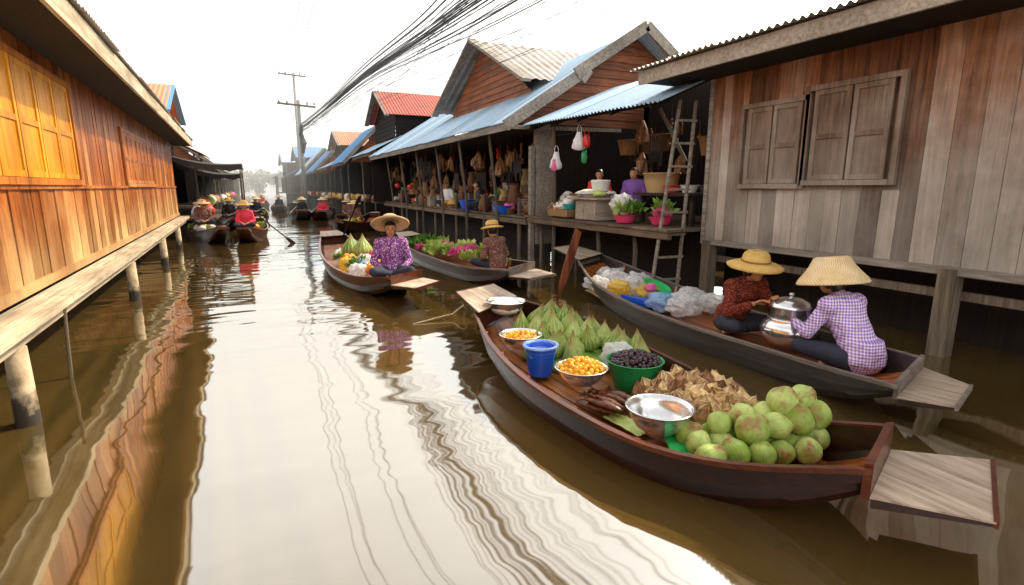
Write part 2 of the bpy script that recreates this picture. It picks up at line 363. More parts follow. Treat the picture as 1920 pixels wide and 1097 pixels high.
# ---- left teak house
H=Thing('wooden_house','long orange teak plank house with yellow shutters above the water','house',(0,0,0))
m=MB();planksV(m,(-.03,0,0),(0,1,0),(1,0,0),-3,20,.82,1.70,.26,.025,.012,.01);planksV(m,(-.035,0,0),(0,1,0),(1,0,0),-3,20,1.70,3.55,.2,.025,.01,.009)
m.obb((-6,19.95,.82),(5.97,0,0),(0,.04,0),(0,0,3))
wl=H.part('wall',m,M_lwall)
m=MB();m.beam((.012,-3,1.70),(.012,20,1.70),.035,.04);m.beam((.01,-3,.86),(.01,20.02,.86),.04,.08);H.part('rail',m,M_lwall,parent=wl)
def shutter(H,par,y0,y1,z0,z1,mat,X=.0,nx=1,nm='shutter',e=1.0):
    m=MB();f=.055
    m.box(min(X+nx*.005,X+nx*.03*e),max(X+nx*.005,X+nx*.03*e),y0,y1,z0,z1)
    xa,xb=sorted((X+nx*.028*e,X+nx*.055*e))
    m.box(xa,xb,y0,y0+f,z0,z1);m.box(xa,xb,y1-f,y1,z0,z1)
    xa2=xa+.001 if nx<0 else xa; xb2=xb-.001 if nx>0 else xb
    for zz in (z0,z0+(z1-z0)*.46,z1-f): m.box(xa2 if nx<0 else xa,xb2 if nx>0 else xb,y0+f,y1-f,zz,zz+f)
    return H.part(nm,m,mat,parent=par)
def window(H,ys,z0,z1,mat,fm,X,nx,mats=None,e=1.0):
    m=MB();a,b=ys[0]-.05,ys[-1]+.05;xa,xb=sorted((X+nx*.004,X+nx*.07*e))
    m.box(xa,xb,a-.06,a,z0-.06,z1+.06);m.box(xa,xb,b,b+.06,z0-.06,z1+.06);m.box(xa,xb-.002,a,b,z1+.0,z1+.06);xs=sorted((X+nx*.004,X+nx*.10*e));m.box(xs[0],xs[1],a,b,z0-.06,z0)
    wn=H.part('window',m,fm)
    for i in range(len(ys)-1): shutter(H,wn,ys[i]+.012,ys[i+1]-.012,z0+.005,z1-.005,mats[i] if mats else mat,X,nx,e=e)
    return wn
window(H,[2.5,3.1,3.7,4.3,4.9,5.5,6.1,6.7,7.3,7.9],1.78,2.80,M_lshut,M_lshut2,0,1,e=.5)
window(H,[11.2,11.7,12.2,12.7,13.2,13.7,14.2,14.8],1.76,2.62,M_lwall,M_lwall,0,1,e=.5)
m=MB();sheet(m,(.60,-3,3.17),(.60,20.5,3.17),(-3.6,20.5,4.0),(-3.6,-3,4.0),.1,.014,2,.8);rf=H.part('roof',m,M_greyr)
m=MB();m.beam((.55,-3,3.05),(.55,20.45,3.05),.035,.19);m.beam((.55,20.45,3.08),(-3.5,20.45,3.9),.05,.16);H.part('fascia',m,M_pale,parent=rf)
m=MB()
for y in range(-3,21,1): m.beam((.52,y,3.10),(-3.2,y,3.83),.05,.07)
m.obb((-3.6,-3,3.0),(3.5,0,0),(0,23,0),(0,0,.02));m.obb((.03,-3,2.98),(.49,0,0),(0,23.4,0),(0,0,.015));H.part('soffit',m,M_dark,parent=rf)  # dark board under the eave is added to deepen its shade
m=MB();y=-3
while y<20.3:
    l=ru(2.2,3.6);m.box(.0,.12+ru(0,.02),y,min(20.3,y+l)-.01,.70,.775+ru(0,.006));m.box(.145,.27,y-.3,min(20.3,y+l-.3)-.01,.71,.77+ru(0,.006));y+=l
m.box(.08,.16,-3,20.3,.58,.695);H.part('walkway_ledge',m,M_pale)
for i,yy in enumerate((.5,4.8,9.7,13.9,17.6)):
    m=MB();m.tube([(.10,yy,-.6),(.12,yy,.0),(.12,yy,.58)],[.085,.075,.066],12);H.part('post',m,M_post,smooth=True)
m=MB();m.obb((-1.2,-3,-.3),(.05,0,0),(0,23,0),(0,0,1.2));H.part('under_shade_sheet',m,M_dark)  # plain dark sheet added to stand for the shade below the house
m=MB();m.tube([(.12,5.85,-.5),(.17,5.9,.70)],[.018,.014],7);H.part('stake',m,M_moss)
H.root.location=(-1.6,0,0);H.root.rotation_euler=(0,0,math.radians(2))
# ---- right grey house
H=Thing('wooden_house','grey weathered plank house on stilts with closed shutters','house',(6.2,2,0))
m=MB();X=6.2
planksV(m,(X,0,0),(0,1,0),(1,0,0),-2.5,3.48,.9,3.45,.24);planksV(m,(X,0,0),(0,1,0),(1,0,0),3.48,5.66,.9,1.66,.23);planksV(m,(X+.005,0,0),(0,1,0),(1,0,0),3.48,5.66,1.66,3.45,.21);planksV(m,(X,0,0),(0,1,0),(1,0,0),5.66,6.2,.9,3.45,.17)
planksV(m,(X+.03,6.2,0),(1,0,0),(0,-1,0),0,4,.9,3.5,.24)
wl=H.part('wall',m,M_rwall)
m=MB();m.box(X-.04,X-.005,-2.5,6.22,.84,.92);m.box(X-.02,X+.1,6.19,6.26,.84,3.4);H.part('rail',m,M_greyb,parent=wl)
window(H,[3.63,4.08,4.55],1.78,2.83,M_rshut,M_rshut,X,-1,e=.8)
window(H,[4.69,5.12,5.52],1.74,2.74,M_rshut,M_rshut,X,-1,e=.8)
m=MB();sheet(m,(5.25,-2.5,3.42),(5.25,7.0,3.42),(9.4,7.0,3.92),(9.4,-2.5,3.92),.1,.018,2,.8);rf=H.part('roof',m,M_greyr)
m=MB();m.beam((5.40,-2.5,3.31),(5.40,6.92,3.31),.04,.19);m.beam((5.40,6.94,3.33),(9.3,6.94,3.80),.05,.17);H.part('fascia',m,M_paleX,parent=rf)
m=MB()
for y in (-2,-1,0,1,2,3,4,5,6,6.7): m.beam((5.44,y,3.36),(8.8,y,3.77),.05,.07)
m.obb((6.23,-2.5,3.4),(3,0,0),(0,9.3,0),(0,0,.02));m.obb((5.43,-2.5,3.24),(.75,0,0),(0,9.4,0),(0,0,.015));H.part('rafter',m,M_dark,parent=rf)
for yy in (-1.2,2.9,6.1):
    for xx in (6.22,8.4):
        m=MB();m.box(xx-.08,xx+.08,yy-.08,yy+.08,-.6,.9);H.part('post',m,M_conc)
m=MB();m.beam((6.36,-2.5,.62),(6.36,6.15,.62),.05,.09);m.beam((6.33,-2.5,.86),(6.33,6.15,.86),.1,.09);H.part('beam',m,M_conc)
m=MB();m.obb((7.0,-2.5,-.2),(.05,0,0),(0,9,0),(0,0,1.2));m.obb((6.25,-2.5,.93),(2.6,0,0),(0,8.7,0),(0,0,.02));H.part('floor',m,M_dark)  # upright dark sheet below the floor is added in place of shade
# ---- ladder
T=Thing('ladder','old wooden ladder leaning on the stall by the grey house','ladder',(5.8,6.45,0))
A0,A1,B0,B1=V((5.42,6.48,-.1)),V((5.98,6.66,3.0)),V((5.90,6.42,-.1)),V((6.24,6.6,3.0))
for (q,r) in ((A0,A1),(B0,B1)):
    m=MB();m.beam(q,r,.03,.05,(0,1,0));T.part('rail',m,M_greyb)
for k in range(8):
    s=.12+k*.112;m=MB();m.beam(A0.lerp(A1,s)+V((-.03,-.03,ru(-.005,.005))),B0.lerp(B1,s)+V((.03,-.03,ru(-.005,.01))),.025,.035);T.part('rung',m,M_greyb)
# ---- awning stall
S=Thing('market_stall','open waterside stall under pale blue corrugated awning','market stall',(6.5,8.5,0))
m=MB();sheet(m,(5.3,6.3,2.90),(5.25,10.7,2.98),(7.7,10.9,3.95),(7.7,6.3,3.9),.1,.018,2,.85);S.part('roof',m,M_bluer)
m=MB();y=6.3
while y<11.0: m.box(5.55,8.9,y,y+.21,1.02,1.06+ru(0,.006));y+=.22
m.beam((5.6,6.3,.96),(5.6,11,.96),.08,.1);S.part('platform',m,M_deck)
for (x,y,z) in ((5.72,10.05,2.95),(5.78,9.2,1.02),(5.75,8.4,1.02),(5.75,7.3,1.02),(5.8,10.75,1.02),(7.4,6.7,3.6)):
    m=MB();m.tube([(x,y,-.6),(x+.01,y,1.3 if z>2 else z*.6),(x-.02,y+.02,z)],[.045,.042,.036],8);S.part('post',m,M_greyv)
m=MB();m.obb((8.9,6.2,1),(.04,0,0),(0,5,0),(0,0,3));m.obb((6.4,6.3,-.3),(.04,0,0),(0,5,0),(0,0,1.3));S.part('back_wall_and_shade',m,M_dark)  # second sheet, below the deck, is added dark to stand for shade
m=MB()
for y in (6.6,7.6,8.6,9.6,10.5): m.beam((5.35,y,2.88),(7.7,y,3.86),.05,.07)
m.beam((5.55,6.4,2.93),(5.5,10.7,3.0),.05,.06);S.part('rafter',m,M_dark)
m=MB();m.beam((6.05,7.2,2.95),(6.25,6.75,2.1),.04,.05);S.part('brace',m,M_greyv)
# ---- big gable house
H=Thing('market_house','long gabled market house with pale blue roof and brown siding','house',(7,18,0))
m=MB();sheet(m,(4.95,10.8,3.06),(4.85,26.2,3.06),(8.5,26.2,5.3),(8.5,10.8,5.3),.11,.016,2,.9);sheet(m,(12,10.8,3.06),(12,26.2,3.06),(8.5,26.2,5.3),(8.5,10.8,5.3),.11,.014,2,2);rf=H.part('roof',m,M_bluer)
m=MB()
for (q,r) in (((4.9,10.74,2.98),(6.75,10.74,4.17)),((6.6,10.70,4.16),(8.5,10.70,5.36)),((8.5,10.70,5.36),(12,10.70,3.05))): m.beam(q,r,.06,.24)
m.beam((6.72,10.74,4.06),(6.9,10.7,4.30),.07,.3);m.beam((5.02,10.8,2.98),(4.92,26,2.98),.05,.15);m.beam((4.9,10.76,2.96),(8.0,10.9,3.02),.05,.08);H.part('bargeboard',m,M_greyb,parent=rf)
m=MB();siding(m,(0,11.2,0),(1,0,0),(0,-1,0),3.1,5.25,lambda z:5.1+(z-3.1)*1.59,lambda z:11.9-(z-3.1)*1.59,.19);gb=H.part('gable_wall',m,M_gable)
m=MB();sheet(m,(6.1,12.2,4.28),(8.9,12.2,4.28),(9.8,15.7,5.92),(6.1,15.7,5.92),.24,.02,2);sheet(m,(6.1,19.4,4.28),(8.9,19.4,4.28),(9.8,15.7,5.92),(6.1,15.7,5.92),.24,.02,2);dr=H.part('dormer_roof',m,M_greyr)
m=MB();m.beam((6.08,12.1,4.22),(6.08,15.75,5.93),.07,.24,(1,0,0));m.beam((6.08,19.5,4.22),(6.08,15.65,5.93),.07,.24,(1,0,0));H.part('bargeboard',m,M_greyb,parent=dr)
m=MB();siding(m,(6.5,15.7,0),(0,1,0),(-1,0,0),4.0,5.85,lambda z:-3.2*(5.95-z)/1.95,lambda z:3.2*(5.95-z)/1.95,.17);H.part('dormer_wall',m,M_gableY)
m=MB();y=11.1
while y<26: m.box(5.55,8.9,y,y+.24,.98,1.02+ru(0,.006));y+=.25
m.beam((5.6,11.1,.9),(5.5,26,.9),.08,.12);H.part('platform',m,M_deck)
for y in (12.6,14.8,17,19.4,21.8,24.2):
    m=MB();m.tube([(5.5,y,-.6),(5.5,y,1.3),(5.3,y,3.0)],[.05,.045,.04],8);H.part('post',m,M_greyv)
for y in (11.5,13.7,16,18.2,20.6,23): 
    m=MB();m.tube([(5.6,y,-.6),(5.62,y+.03,1.45)],[.05,.045],8);H.part('stilt',m,M_greyv)
m=MB();m.box(5.75,6.15,10.9,11.08,.4,3.1);m.box(5.62,5.72,10.95,11.07,-.5,2.6);H.part('pillar',m,M_greyb)
m=MB();m.obb((8.9,11,1),(.04,0,0),(0,15,0),(0,0,3));m.obb((5.0,26,1),(3.9,0,0),(0,.04,0),(0,0,2.2));m.obb((6.2,11.1,1),(2.7,0,0),(0,.04,0),(0,0,2.1));m.obb((5.3,11.3,3.02),(5.5,0,0),(0,14.5,0),(0,0,.02));m.obb((6.2,11.1,-.3),(.04,0,0),(0,15,0),(0,0,1.25));H.part('inner_wall',m,M_dark)  # last sheet, below the platform, is added dark to stand for shade
# ---- receding canal-side houses
def shop(y0,y1,xf,ez,rz,depth,roof,gmat,label,side=1,ridge='Y',wallmat=None,floor=1.0):
    yc=(y0+y1)/2;s=side;H=Thing('canal_house',label,'house',(xf+s*2,yc,0));xb=xf+s*depth
    m=MB();xm=xf+s*depth*.5
    if ridge=='Y':
        sheet(m,(xf-s*.2,y0,ez),(xf-s*.2,y1,ez),(xm,y1,rz),(xm,y0,rz),.14,.014,2,1.2);sheet(m,(xb,y0,ez),(xb,y1,ez),(xm,y1,rz),(xm,y0,rz),.14,.014)
    else:
        sheet(m,(xf-s*.2,y0-.2,ez),(xf-s*.2,y1+.2,ez),(xf+s*1.4,y1+.2,ez+.8),(xf+s*1.4,y0-.2,ez+.8),.14,.014,2,1.2)
    rf=H.part('roof',m,roof)
    if ridge=='X':
        m=MB();e=ez+1.9*(rz-ez)/3.4;x0=xf+s*.75
        sheet(m,(x0,y0,e),(xb,y0,e),(xb,yc,rz),(x0,yc,rz),.16,.016,2,1);sheet(m,(x0,y1,e),(xb,y1,e),(xb,yc,rz),(x0,yc,rz),.16,.016);ur=H.part('upper_roof',m,gmat)
        m=MB();m.beam((x0,y0,e-.05),(x0,yc,rz-.03),.07,.22,(1,0,0));m.beam((x0,y1,e-.05),(x0,yc,rz-.03),.07,.22,(1,0,0));H.part('bargeboard',m,M_bluer2 if s<0 else M_greyb,parent=ur)
        m=MB();hw=(y1-y0)/2-.2;siding(m,(xf+s*1.2,yc,0),(0,1,0),(-s,0,0),ez,rz-.15,lambda z:-hw if z<e else -hw*(rz-z)/(rz-e),lambda z:hw if z<e else hw*(rz-z)/(rz-e),.2)
        siding(m,(0,y0+.25,0),(1,0,0),(0,-1,0),ez-.2,e,lambda z:min(xf+s*1.2,xb),lambda z:max(xf+s*1.2,xb),.2);H.part('upper_wall',m,wallmat or M_dark)
    else:
        m=MB();siding(m,(0,y0+.2,0),(1,0,0),(0,-1,0),ez,rz-.05,lambda z:min(xf,xb)+.2+(z-ez)*depth*.5/(rz-ez),lambda z:max(xf,xb)-.2-(z-ez)*depth*.5/(rz-ez),.2);H.part('gable_wall',m,wallmat or M_gable)
        m=MB();m.beam((xf-s*.2,y0-.03,ez-.05),(xm,y0-.03,rz),.06,.2);m.beam((xb,y0-.03,ez-.05),(xm,y0-.03,rz),.06,.2);H.part('bargeboard',m,M_greyb,parent=rf)
    m=MB();m.beam((xf-s*.1,y0,ez-.08),(xf-s*.1,y1,ez-.08),.05,.12)
    for i in range(int((y1-y0)/3)+1): y=y0+.3+i*3;m.tube([(xf+s*.1,y,-.5),(xf+s*.08,y,ez)],.04,6)
    H.part('front_frame',m,M_greyv)
    m=MB();m.box(min(xf+s*.2,xb),max(xf+s*.2,xb),y0,y1,floor-.08,floor);H.part('platform',m,M_deck)
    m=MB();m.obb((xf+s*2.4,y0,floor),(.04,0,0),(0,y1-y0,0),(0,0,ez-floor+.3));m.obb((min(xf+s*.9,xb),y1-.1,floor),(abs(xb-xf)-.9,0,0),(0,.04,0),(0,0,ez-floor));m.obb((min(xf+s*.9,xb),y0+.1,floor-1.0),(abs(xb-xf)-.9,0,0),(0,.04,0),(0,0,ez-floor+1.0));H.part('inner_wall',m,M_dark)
    return H
shop(26.3,31.5,5.1,3.3,6.5,4.2,M_bluer,M_redr,'dark house with red corrugated roof and blue awning',1,'X')
shop(31.9,38,4.75,3.1,5.3,4,M_bluer2,M_redr,'low market house with blue roof',1,'Y')
shop(38.3,44,4.5,3.0,5.6,3.8,M_bluer,M_orr,'small house with gable and pale awning',1,'X')
shop(44.5,53,4.3,2.9,5.0,3.8,M_bluer2,M_redr,'low market house with blue roof',1,'Y')
shop(53.5,62,4.0,2.9,5.2,4,M_bluer,M_redr,'small distant house with pale roof',1,'Y')
shop(62.5,72,3.4,3.0,6.2,4,M_bluer2,M_bluer2,'distant blue roofed house at the canal bend',1,'X')
shop(73,84,2.4,3.0,6.0,5,M_bluer2,M_bluer,'distant blue roofed house at the canal bend',1,'X')
shop(23.0,28,-1.9,2.9,5.6,3.4,M_orr,M_orr,'small house with orange tiled roof and blue trimmed gable',-1,'X',M_gableY)
shop(30,40,-1.75,2.6,4.0,3.4,M_greyr,M_redr,'low grey roofed canal house',-1,'Y')
shop(41,54,-1.7,2.5,3.6,3.4,M_redr,M_redr,'low red roofed canal house',-1,'Y')
shop(55,75,-1.8,2.6,3.8,3.4,M_greyr,M_redr,'low grey roofed canal house',-1,'Y')
def awning(x0,y0,wx,ly,z,lab):
    T=Thing('cloth_awning',lab,'awning',(x0+1,y0+1,0))
    m=MB();vs=[];N=14
    for j in range(N+1):
        for i in range(N+1):
            u,v=i/N,j/N;x=x0+wx*u;y=y0+ly*v;zz=z-.40*u-.25*math.sin(math.pi*u)*(.7+.3*math.sin(v*7))-.1*math.sin(v*9)*u;vs.append((x,y,zz))
    m.add(vs,[(j*(N+1)+i,j*(N+1)+i+1,(j+1)*(N+1)+i+1,(j+1)*(N+1)+i) for j in range(N) for i in range(N)])
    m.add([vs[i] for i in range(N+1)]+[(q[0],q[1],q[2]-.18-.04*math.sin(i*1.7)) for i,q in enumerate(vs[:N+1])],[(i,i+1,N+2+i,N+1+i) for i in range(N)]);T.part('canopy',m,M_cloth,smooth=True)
    for (x,y) in ((x0+wx-.05,y0+.1),(x0+wx-.05,y0+ly-.1)):
        m=MB();m.tube([(x,y,-.4),(x,y,z-.4)],.025,6);T.part('pole',m,M_greyv)
    m=MB();m.box(x0,x0+wx-.9,y0,y0+ly,.6,.68);T.part('platform',m,M_deck)
awning(-2.9,20.8,2.5,3.2,2.85,'dark sagging tarpaulin awning on thin poles over stall goods')
awning(-2.7,24.3,2.2,4.5,2.6,'dark tarpaulin awning hanging over the canal edge')
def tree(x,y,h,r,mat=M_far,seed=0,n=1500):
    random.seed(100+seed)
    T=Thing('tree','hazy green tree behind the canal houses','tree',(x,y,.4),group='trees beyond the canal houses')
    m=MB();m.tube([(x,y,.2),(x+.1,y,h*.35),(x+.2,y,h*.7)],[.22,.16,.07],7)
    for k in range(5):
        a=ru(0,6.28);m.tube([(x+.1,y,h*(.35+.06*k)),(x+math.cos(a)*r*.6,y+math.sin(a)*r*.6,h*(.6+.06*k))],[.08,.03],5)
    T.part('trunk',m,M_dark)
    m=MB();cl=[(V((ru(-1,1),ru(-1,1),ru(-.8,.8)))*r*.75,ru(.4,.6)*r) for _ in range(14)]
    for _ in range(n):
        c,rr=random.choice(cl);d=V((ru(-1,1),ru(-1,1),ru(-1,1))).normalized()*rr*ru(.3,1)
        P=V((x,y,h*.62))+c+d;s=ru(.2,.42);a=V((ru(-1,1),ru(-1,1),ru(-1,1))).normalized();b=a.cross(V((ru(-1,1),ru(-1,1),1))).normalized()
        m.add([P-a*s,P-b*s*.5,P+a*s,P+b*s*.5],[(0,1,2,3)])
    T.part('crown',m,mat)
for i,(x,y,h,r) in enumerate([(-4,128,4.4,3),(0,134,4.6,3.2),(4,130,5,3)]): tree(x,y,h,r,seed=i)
random.seed(11)
# ---- utility poles and cables
def pole(x,y,h,arms,label):
    T=Thing('utility_pole',label,'utility pole',(x,y,0))
    m=MB();m.tube([(x,y,-1),(x,y,h)],[.18,.12],10);T.part('pole',m,M_grease,smooth=True)
    for z in arms:
        m=MB();m.beam((x-1.5,y-.1,z+.1),(x+1.2,y-.14,z-.05),.14,.14);T.part('crossarm',m,M_darkY)
        for dx in (-1.35,-.8,.6,1.1):
            m=MB();m.lathe([(.03,0),(.08,.04),(.05,.10),(.07,.14),(.03,.22)],(x+dx,y-.12,z+.08),8);T.part('insulator',m,M_rope)
    return T
pole(3.4,45,8.1,(7.7,),'grey concrete utility pole with crossarm by the market')
pole(4.4,62,13.2,(12.9,),'tall distant utility pole with crossarm')
def catm(pts,n):
    out=[];P=[V(q) for q in pts];P=[P[0]*2-P[1]]+P+[P[-1]*2-P[-2]]
    for i in range(1,len(P)-2):
        for k in range(n):
            t=k/n;a,b,c,d=P[i-1],P[i],P[i+1],P[i+2]
            out.append(.5*((2*b)+(c-a)*t+(2*a-5*b+4*c-d)*t*t+(3*b-a-3*c+d)*t*t*t))
    out.append(P[-2]);return out
for i in range(50):
    a1,a2=ru(-1,1),ru(-1,1);near=.45 if i<24 else 1.5
    sg=ru(0,.9) if i>26 else 0
    pts=[(4.9+a1*near*1.4,-6,4.9+a2*.5),(4.45+a1*near*1.1,3,4.9+a2*.4),(4.15+a1*near*.8,9.8,5.12+a2*.5-sg*.5),(4.2+a1*near*.55,14,5.4+a2*.4-sg*.8),(4.12+a1*near*.36,22,5.85+a2*.3-sg),(3.8+a1*near*.16,33,5.9+a2*.25-sg*.9),(3.5+a1*.05,44.85,6.1+a2*.3)]
    m=MB();m.tube(catm(pts,8),ru(.008,.020) if i<20 else ru(.003,.007),5);single('overhead_cable','black overhead cable strung along the canal','cable',m,M_rope,base=(4.5,14,5),group='bundle of overhead cables',smooth=True)
for i,(dx,x1,z1) in enumerate(((-1.35,1.6,9),(-.8,2.2,9),(.6,3.0,9),(1.1,3.6,9))):
    m=MB();m.tube(catm([(3.4+dx,44.9,7.95),(2.9+dx*.8,28,7.4),(2.6+dx*.7,14,7.4),(2.5+dx*.6,-2,8.2)],8),.011,4);single('overhead_wire','thin overhead wire between poles','wire',m,M_rope,base=(3,20,7),group='thin overhead wires')
for dx in (-1.35,1.1):
    m=MB();m.tube(catm([(4.4+dx,61.9,13.1),(4.2+dx,40,11.9),(4+dx*.8,14,11.5)],8),.013,4);single('overhead_wire','thin overhead wire between poles','wire',m,M_rope,base=(3,20,7),group='thin overhead wires')
m=MB();m.tube([(3.45,44.8,4.2),(3.55,44.7,5),(3.4,44.75,5.6),(3.5,44.8,6.3)],[.12,.24,.18,.1],8);single('cable_coil','tangled black cable coil hanging on the utility pole','cable coil',m,M_rope)
# ------------------------------------------------------------------ boats
def boat(label,st,far,near,hm,rm,fl,pm,N=30,group=None,tr=.13):
    LP=catm([(s[0][0],s[0][1],s[2]) for s in st],8);RP=catm([(s[1][0],s[1][1],s[2]) for s in st],8);K=len(LP)
    mid=(LP[K//2]+RP[K//2])/2;T=Thing('wooden_boat',label,'boat',(mid.x,mid.y,0),group=group)
    prof=[];ZB=lambda t,z:-.10+(LP[0 if t<.5 else -1].z-tr+.10)*abs(2*t-1)**3.0
    for i in range(K):
        t=i/(K-1);z=LP[i].z;zb=ZB(t,z);W=RP[i]-LP[i];zf=min(max(.11,zb+.02),z-.05)
        o=[(0,z),(.03,z*.55+zb*.45),(.075,z*.22+zb*.78+.01),(.14,zb),(.86,zb),(.925,z*.22+zb*.78+.01),(.97,z*.55+zb*.45),(1,z),(.972,z),(.93,zf+.03),(.89,zf),(.11,zf),(.07,zf+.03),(.028,z)]
        prof.append([V((LP[i].x+W.x*s,LP[i].y+W.y*s,zz)) for s,zz in o])
    m=MB();n=14;vs=[q for r in prof for q in r];fs=[(i*n+k,i*n+(k+1)%n,(i+1)*n+(k+1)%n,(i+1)*n+k) for i in range(K-1) for k in range(n)]
    m.add(vs,fs)
    for i in (0,K-1): m.add(prof[i][:8],[tuple(range(8))])
    hull=T.part('hull',m,hm)
    for i,j in ((0,1),(K-1,K-2)):
        a,b=LP[i],RP[i];m=MB();dz=V((0,0,-tr-.005));ins=((LP[j]+RP[j])/2-(a+b)/2).normalized()*.035;out=ins*-.12
        A_=[a+V((0,0,.03))+out,b+V((0,0,.03))+out,b.lerp(a,.01)+dz+out,a.lerp(b,.01)+dz+out]
        m.add(A_+[q+ins*1.12 for q in A_],[(0,1,2,3),(7,6,5,4),(0,4,5,1),(1,5,6,2),(2,6,7,3),(3,7,4,0)])
        T.part('transom',m,rm)
    for P,Q in ((LP,RP),(RP,LP)):
        m=MB();pr=[]
        for i in range(K):
            d=(Q[i]-P[i]).normalized();o=P[i];pr.append([o-d*.020+V((0,0,-.018)),o-d*.020+V((0,0,.010)),o+d*.022+V((0,0,.010)),o+d*.022+V((0,0,-.005))])
        vs=[q for r in pr for q in r];fs=[(i*4+k,i*4+(k+1)%4,(i+1)*4+(k+1)%4,(i+1)*4+k) for i in range(K-1) for k in range(4)]+[(0,1,2,3),((K-1)*4+3,(K-1)*4+2,(K-1)*4+1,(K-1)*4)]
        m.add(vs,fs);T.part('gunwale',m,rm)
    m=MB();q=7
    for k in range(q):
        s0=.10+k*.80/q;s1=s0+.80/q-.008;vs=[]
        for i in range(1,K-1):
            t=i/(K-1);z=LP[i].z;zf=min(max(.11,ZB(t,z)+.02),z-.05)+.014+.002*(k%2);W=RP[i]-LP[i]
            vs+=[V((LP[i].x+W.x*s0,LP[i].y+W.y*s0,zf)),V((LP[i].x+W.x*s1,LP[i].y+W.y*s1,zf))]
        m.add(vs,[(2*i,2*i+1,2*i+3,2*i+2) for i in range(K-3)])
    T.part('floor_board',m,fl)
    for i in range(5,K-7,5):
        for P,Q in ((LP,RP),(RP,LP)):
            W=Q[i]-P[i];ax=(P[i+1]-P[i]).normalized();m=MB()
            a=P[i]+W*.03+V((0,0,-.01));b=V((P[i].x+W.x*.10,P[i].y+W.y*.10,.12));m.beam(a,b,.035,.04,ax);T.part('rib',m,fl)
    for pl,nm,i,j in ((far,'bow_plank',0,1),(near,'stern_plank',K-1,K-2)):
        if pl:
            ins=((LP[j]+RP[j])/2-(LP[i]+RP[i])/2).normalized()*.02;zi=LP[i].z-(tr-.02 if i else .03)
            a_=LP[i].lerp(RP[i],-.01)-ins*.3;b_=RP[i].lerp(LP[i],-.01)-ins*.3
            q=[V((a_.x,a_.y,zi)),V((b_.x,b_.y,zi)),V(pl[2]),V(pl[3])]
            if not i: q[0]+=ins*4;q[1]+=ins*4;q[0].z=q[1].z=LP[0].z+.034
            m=MB();d=V((0,0,-.010));m.add(q+[x+d for x in q],[(0,1,2,3),(7,6,5,4),(0,4,5,1),(1,5,6,2),(2,6,7,3),(3,7,4,0)]);pk=T.part(nm,m,pm)
            m=MB();u1=V((0,0,-.0105));c_=(q[0]+q[1]+q[2]+q[3])/4;qq=[x.lerp(c_,.02)+u1 for x in q];lo_=[qq[0]+V((0,0,-.05)),qq[1]+V((0,0,-.05)),qq[2]+V((0,0,-.018)),qq[3]+V((0,0,-.018))]
            m.add(qq+lo_,[(0,1,2,3),(7,6,5,4),(0,4,5,1),(1,5,6,2),(2,6,7,3),(3,7,4,0)]);T.part('plank_base',m,hm,parent=pk)  # added slab: plank underside painted dark as shade, so its reflection stays dark
            m=MB();m.beam(q[2]+V((0,0,-.012)),q[3]+V((0,0,-.012)),.02,.036);T.part('plank_edge',m,rm,parent=pk)
    return T
B1=boat('red brown wooden boat loaded with coconuts, leaf parcels and bowls',
 [((1.87,4.84),(2.54,5.39),.46),((1.73,4.1),(2.95,4.6),.36),((1.70,3.3),(3.05,3.7),.29),((1.83,2.38),(3.02,2.8),.26),((2.09,1.86),(2.93,2.12),.28),((2.46,1.33),(3.02,1.56),.42)],
 [0,0,(2.57,6.0,.52),(1.98,5.71,.52)],[0,0,(3.39,1.26,.29),(2.75,.97,.29)],M_hull,M_rimr,M_floor,M_plate,tr=.15)
B2=boat('long grey brown wooden boat carrying two vendors and plastic bags',
 [((4.89,7.72),(5.72,8.25),.46),((4.32,6.4),(5.6,6.9),.35),((4.06,5.2),(5.4,5.7),.29),((4.0,4.2),(5.2,4.6),.27),((4.02,3.4),(5.1,3.75),.27),((3.96,2.6),(4.92,2.9),.30),((3.80,1.97),(4.62,2.24),.38)],
 [0,0,(5.89,9.5,.52),(5.24,9.2,.52)],[0,0,(4.44,1.84,.33),(3.91,1.676,.33)],M_hullo,M_rimg,M_floor,M_plate,tr=.09)
B3=boat('red brown wooden boat with a woman in purple and fruit',
 [((1.3,13.6),(1.95,13.9),.50),((1.10,11.8),(2.15,12.1),.37),((1.10,10.2),(2.25,10.6),.30),((1.3,8.8),(2.3,9.2),.29),((1.66,7.67),(2.25,8.1),.40)],
 [0,0,(1.85,14.7,.58),(1.40,14.6,.58)],[0,0,(2.3,7.35,.36),(1.85,6.95,.36)],M_hull,M_rimr,M_floor,M_plate,tr=.12)
B4=boat('dark wooden boat filled with green vegetables and pink flowers',
 [((3.1,13.2),(3.8,13.8),.45),((3.0,12),(4.2,12.5),.35),((3.1,10.2),(4.4,10.8),.30),((3.25,8.9),(4.4,9.5),.30),((3.56,7.66),(4.3,8.2),.40)],
 [0,0,(3.8,14.6,.5),(3.3,14.4,.5)],[0,0,(4.15,7.2,.36),(3.6,6.99,.36)],M_hull,M_rimg,M_floor,M_plate,tr=.12)
def farboat(x,y,L,ang,label,hm=M_hull,rm=M_rimr,w=.5):
    d=V((math.sin(ang),math.cos(ang),0));n=V((d.y,-d.x,0));c=V((x,y,0))
    def pt(t,s): q=c+d*t*L/2+n*s*w;return (q.x,q.y)
    st=[(pt(1,-.45),pt(1,.45),.55),(pt(.5,-.95),pt(.5,.95),.36),(pt(0,-1.1),pt(0,1.1),.32),(pt(-.5,-.95),pt(-.5,.95),.35),(pt(-1,-.5),pt(-1,.5),.5)]
    f=lambda t,s,z:(*pt(t,s),z)
    return boat(label,st,[0,0,f(1.15,.33,.6),f(1.15,-.33,.6)],[0,0,f(-1.14,.38,.50),f(-1.14,-.38,.50)],hm,rm,M_floor,M_plate)
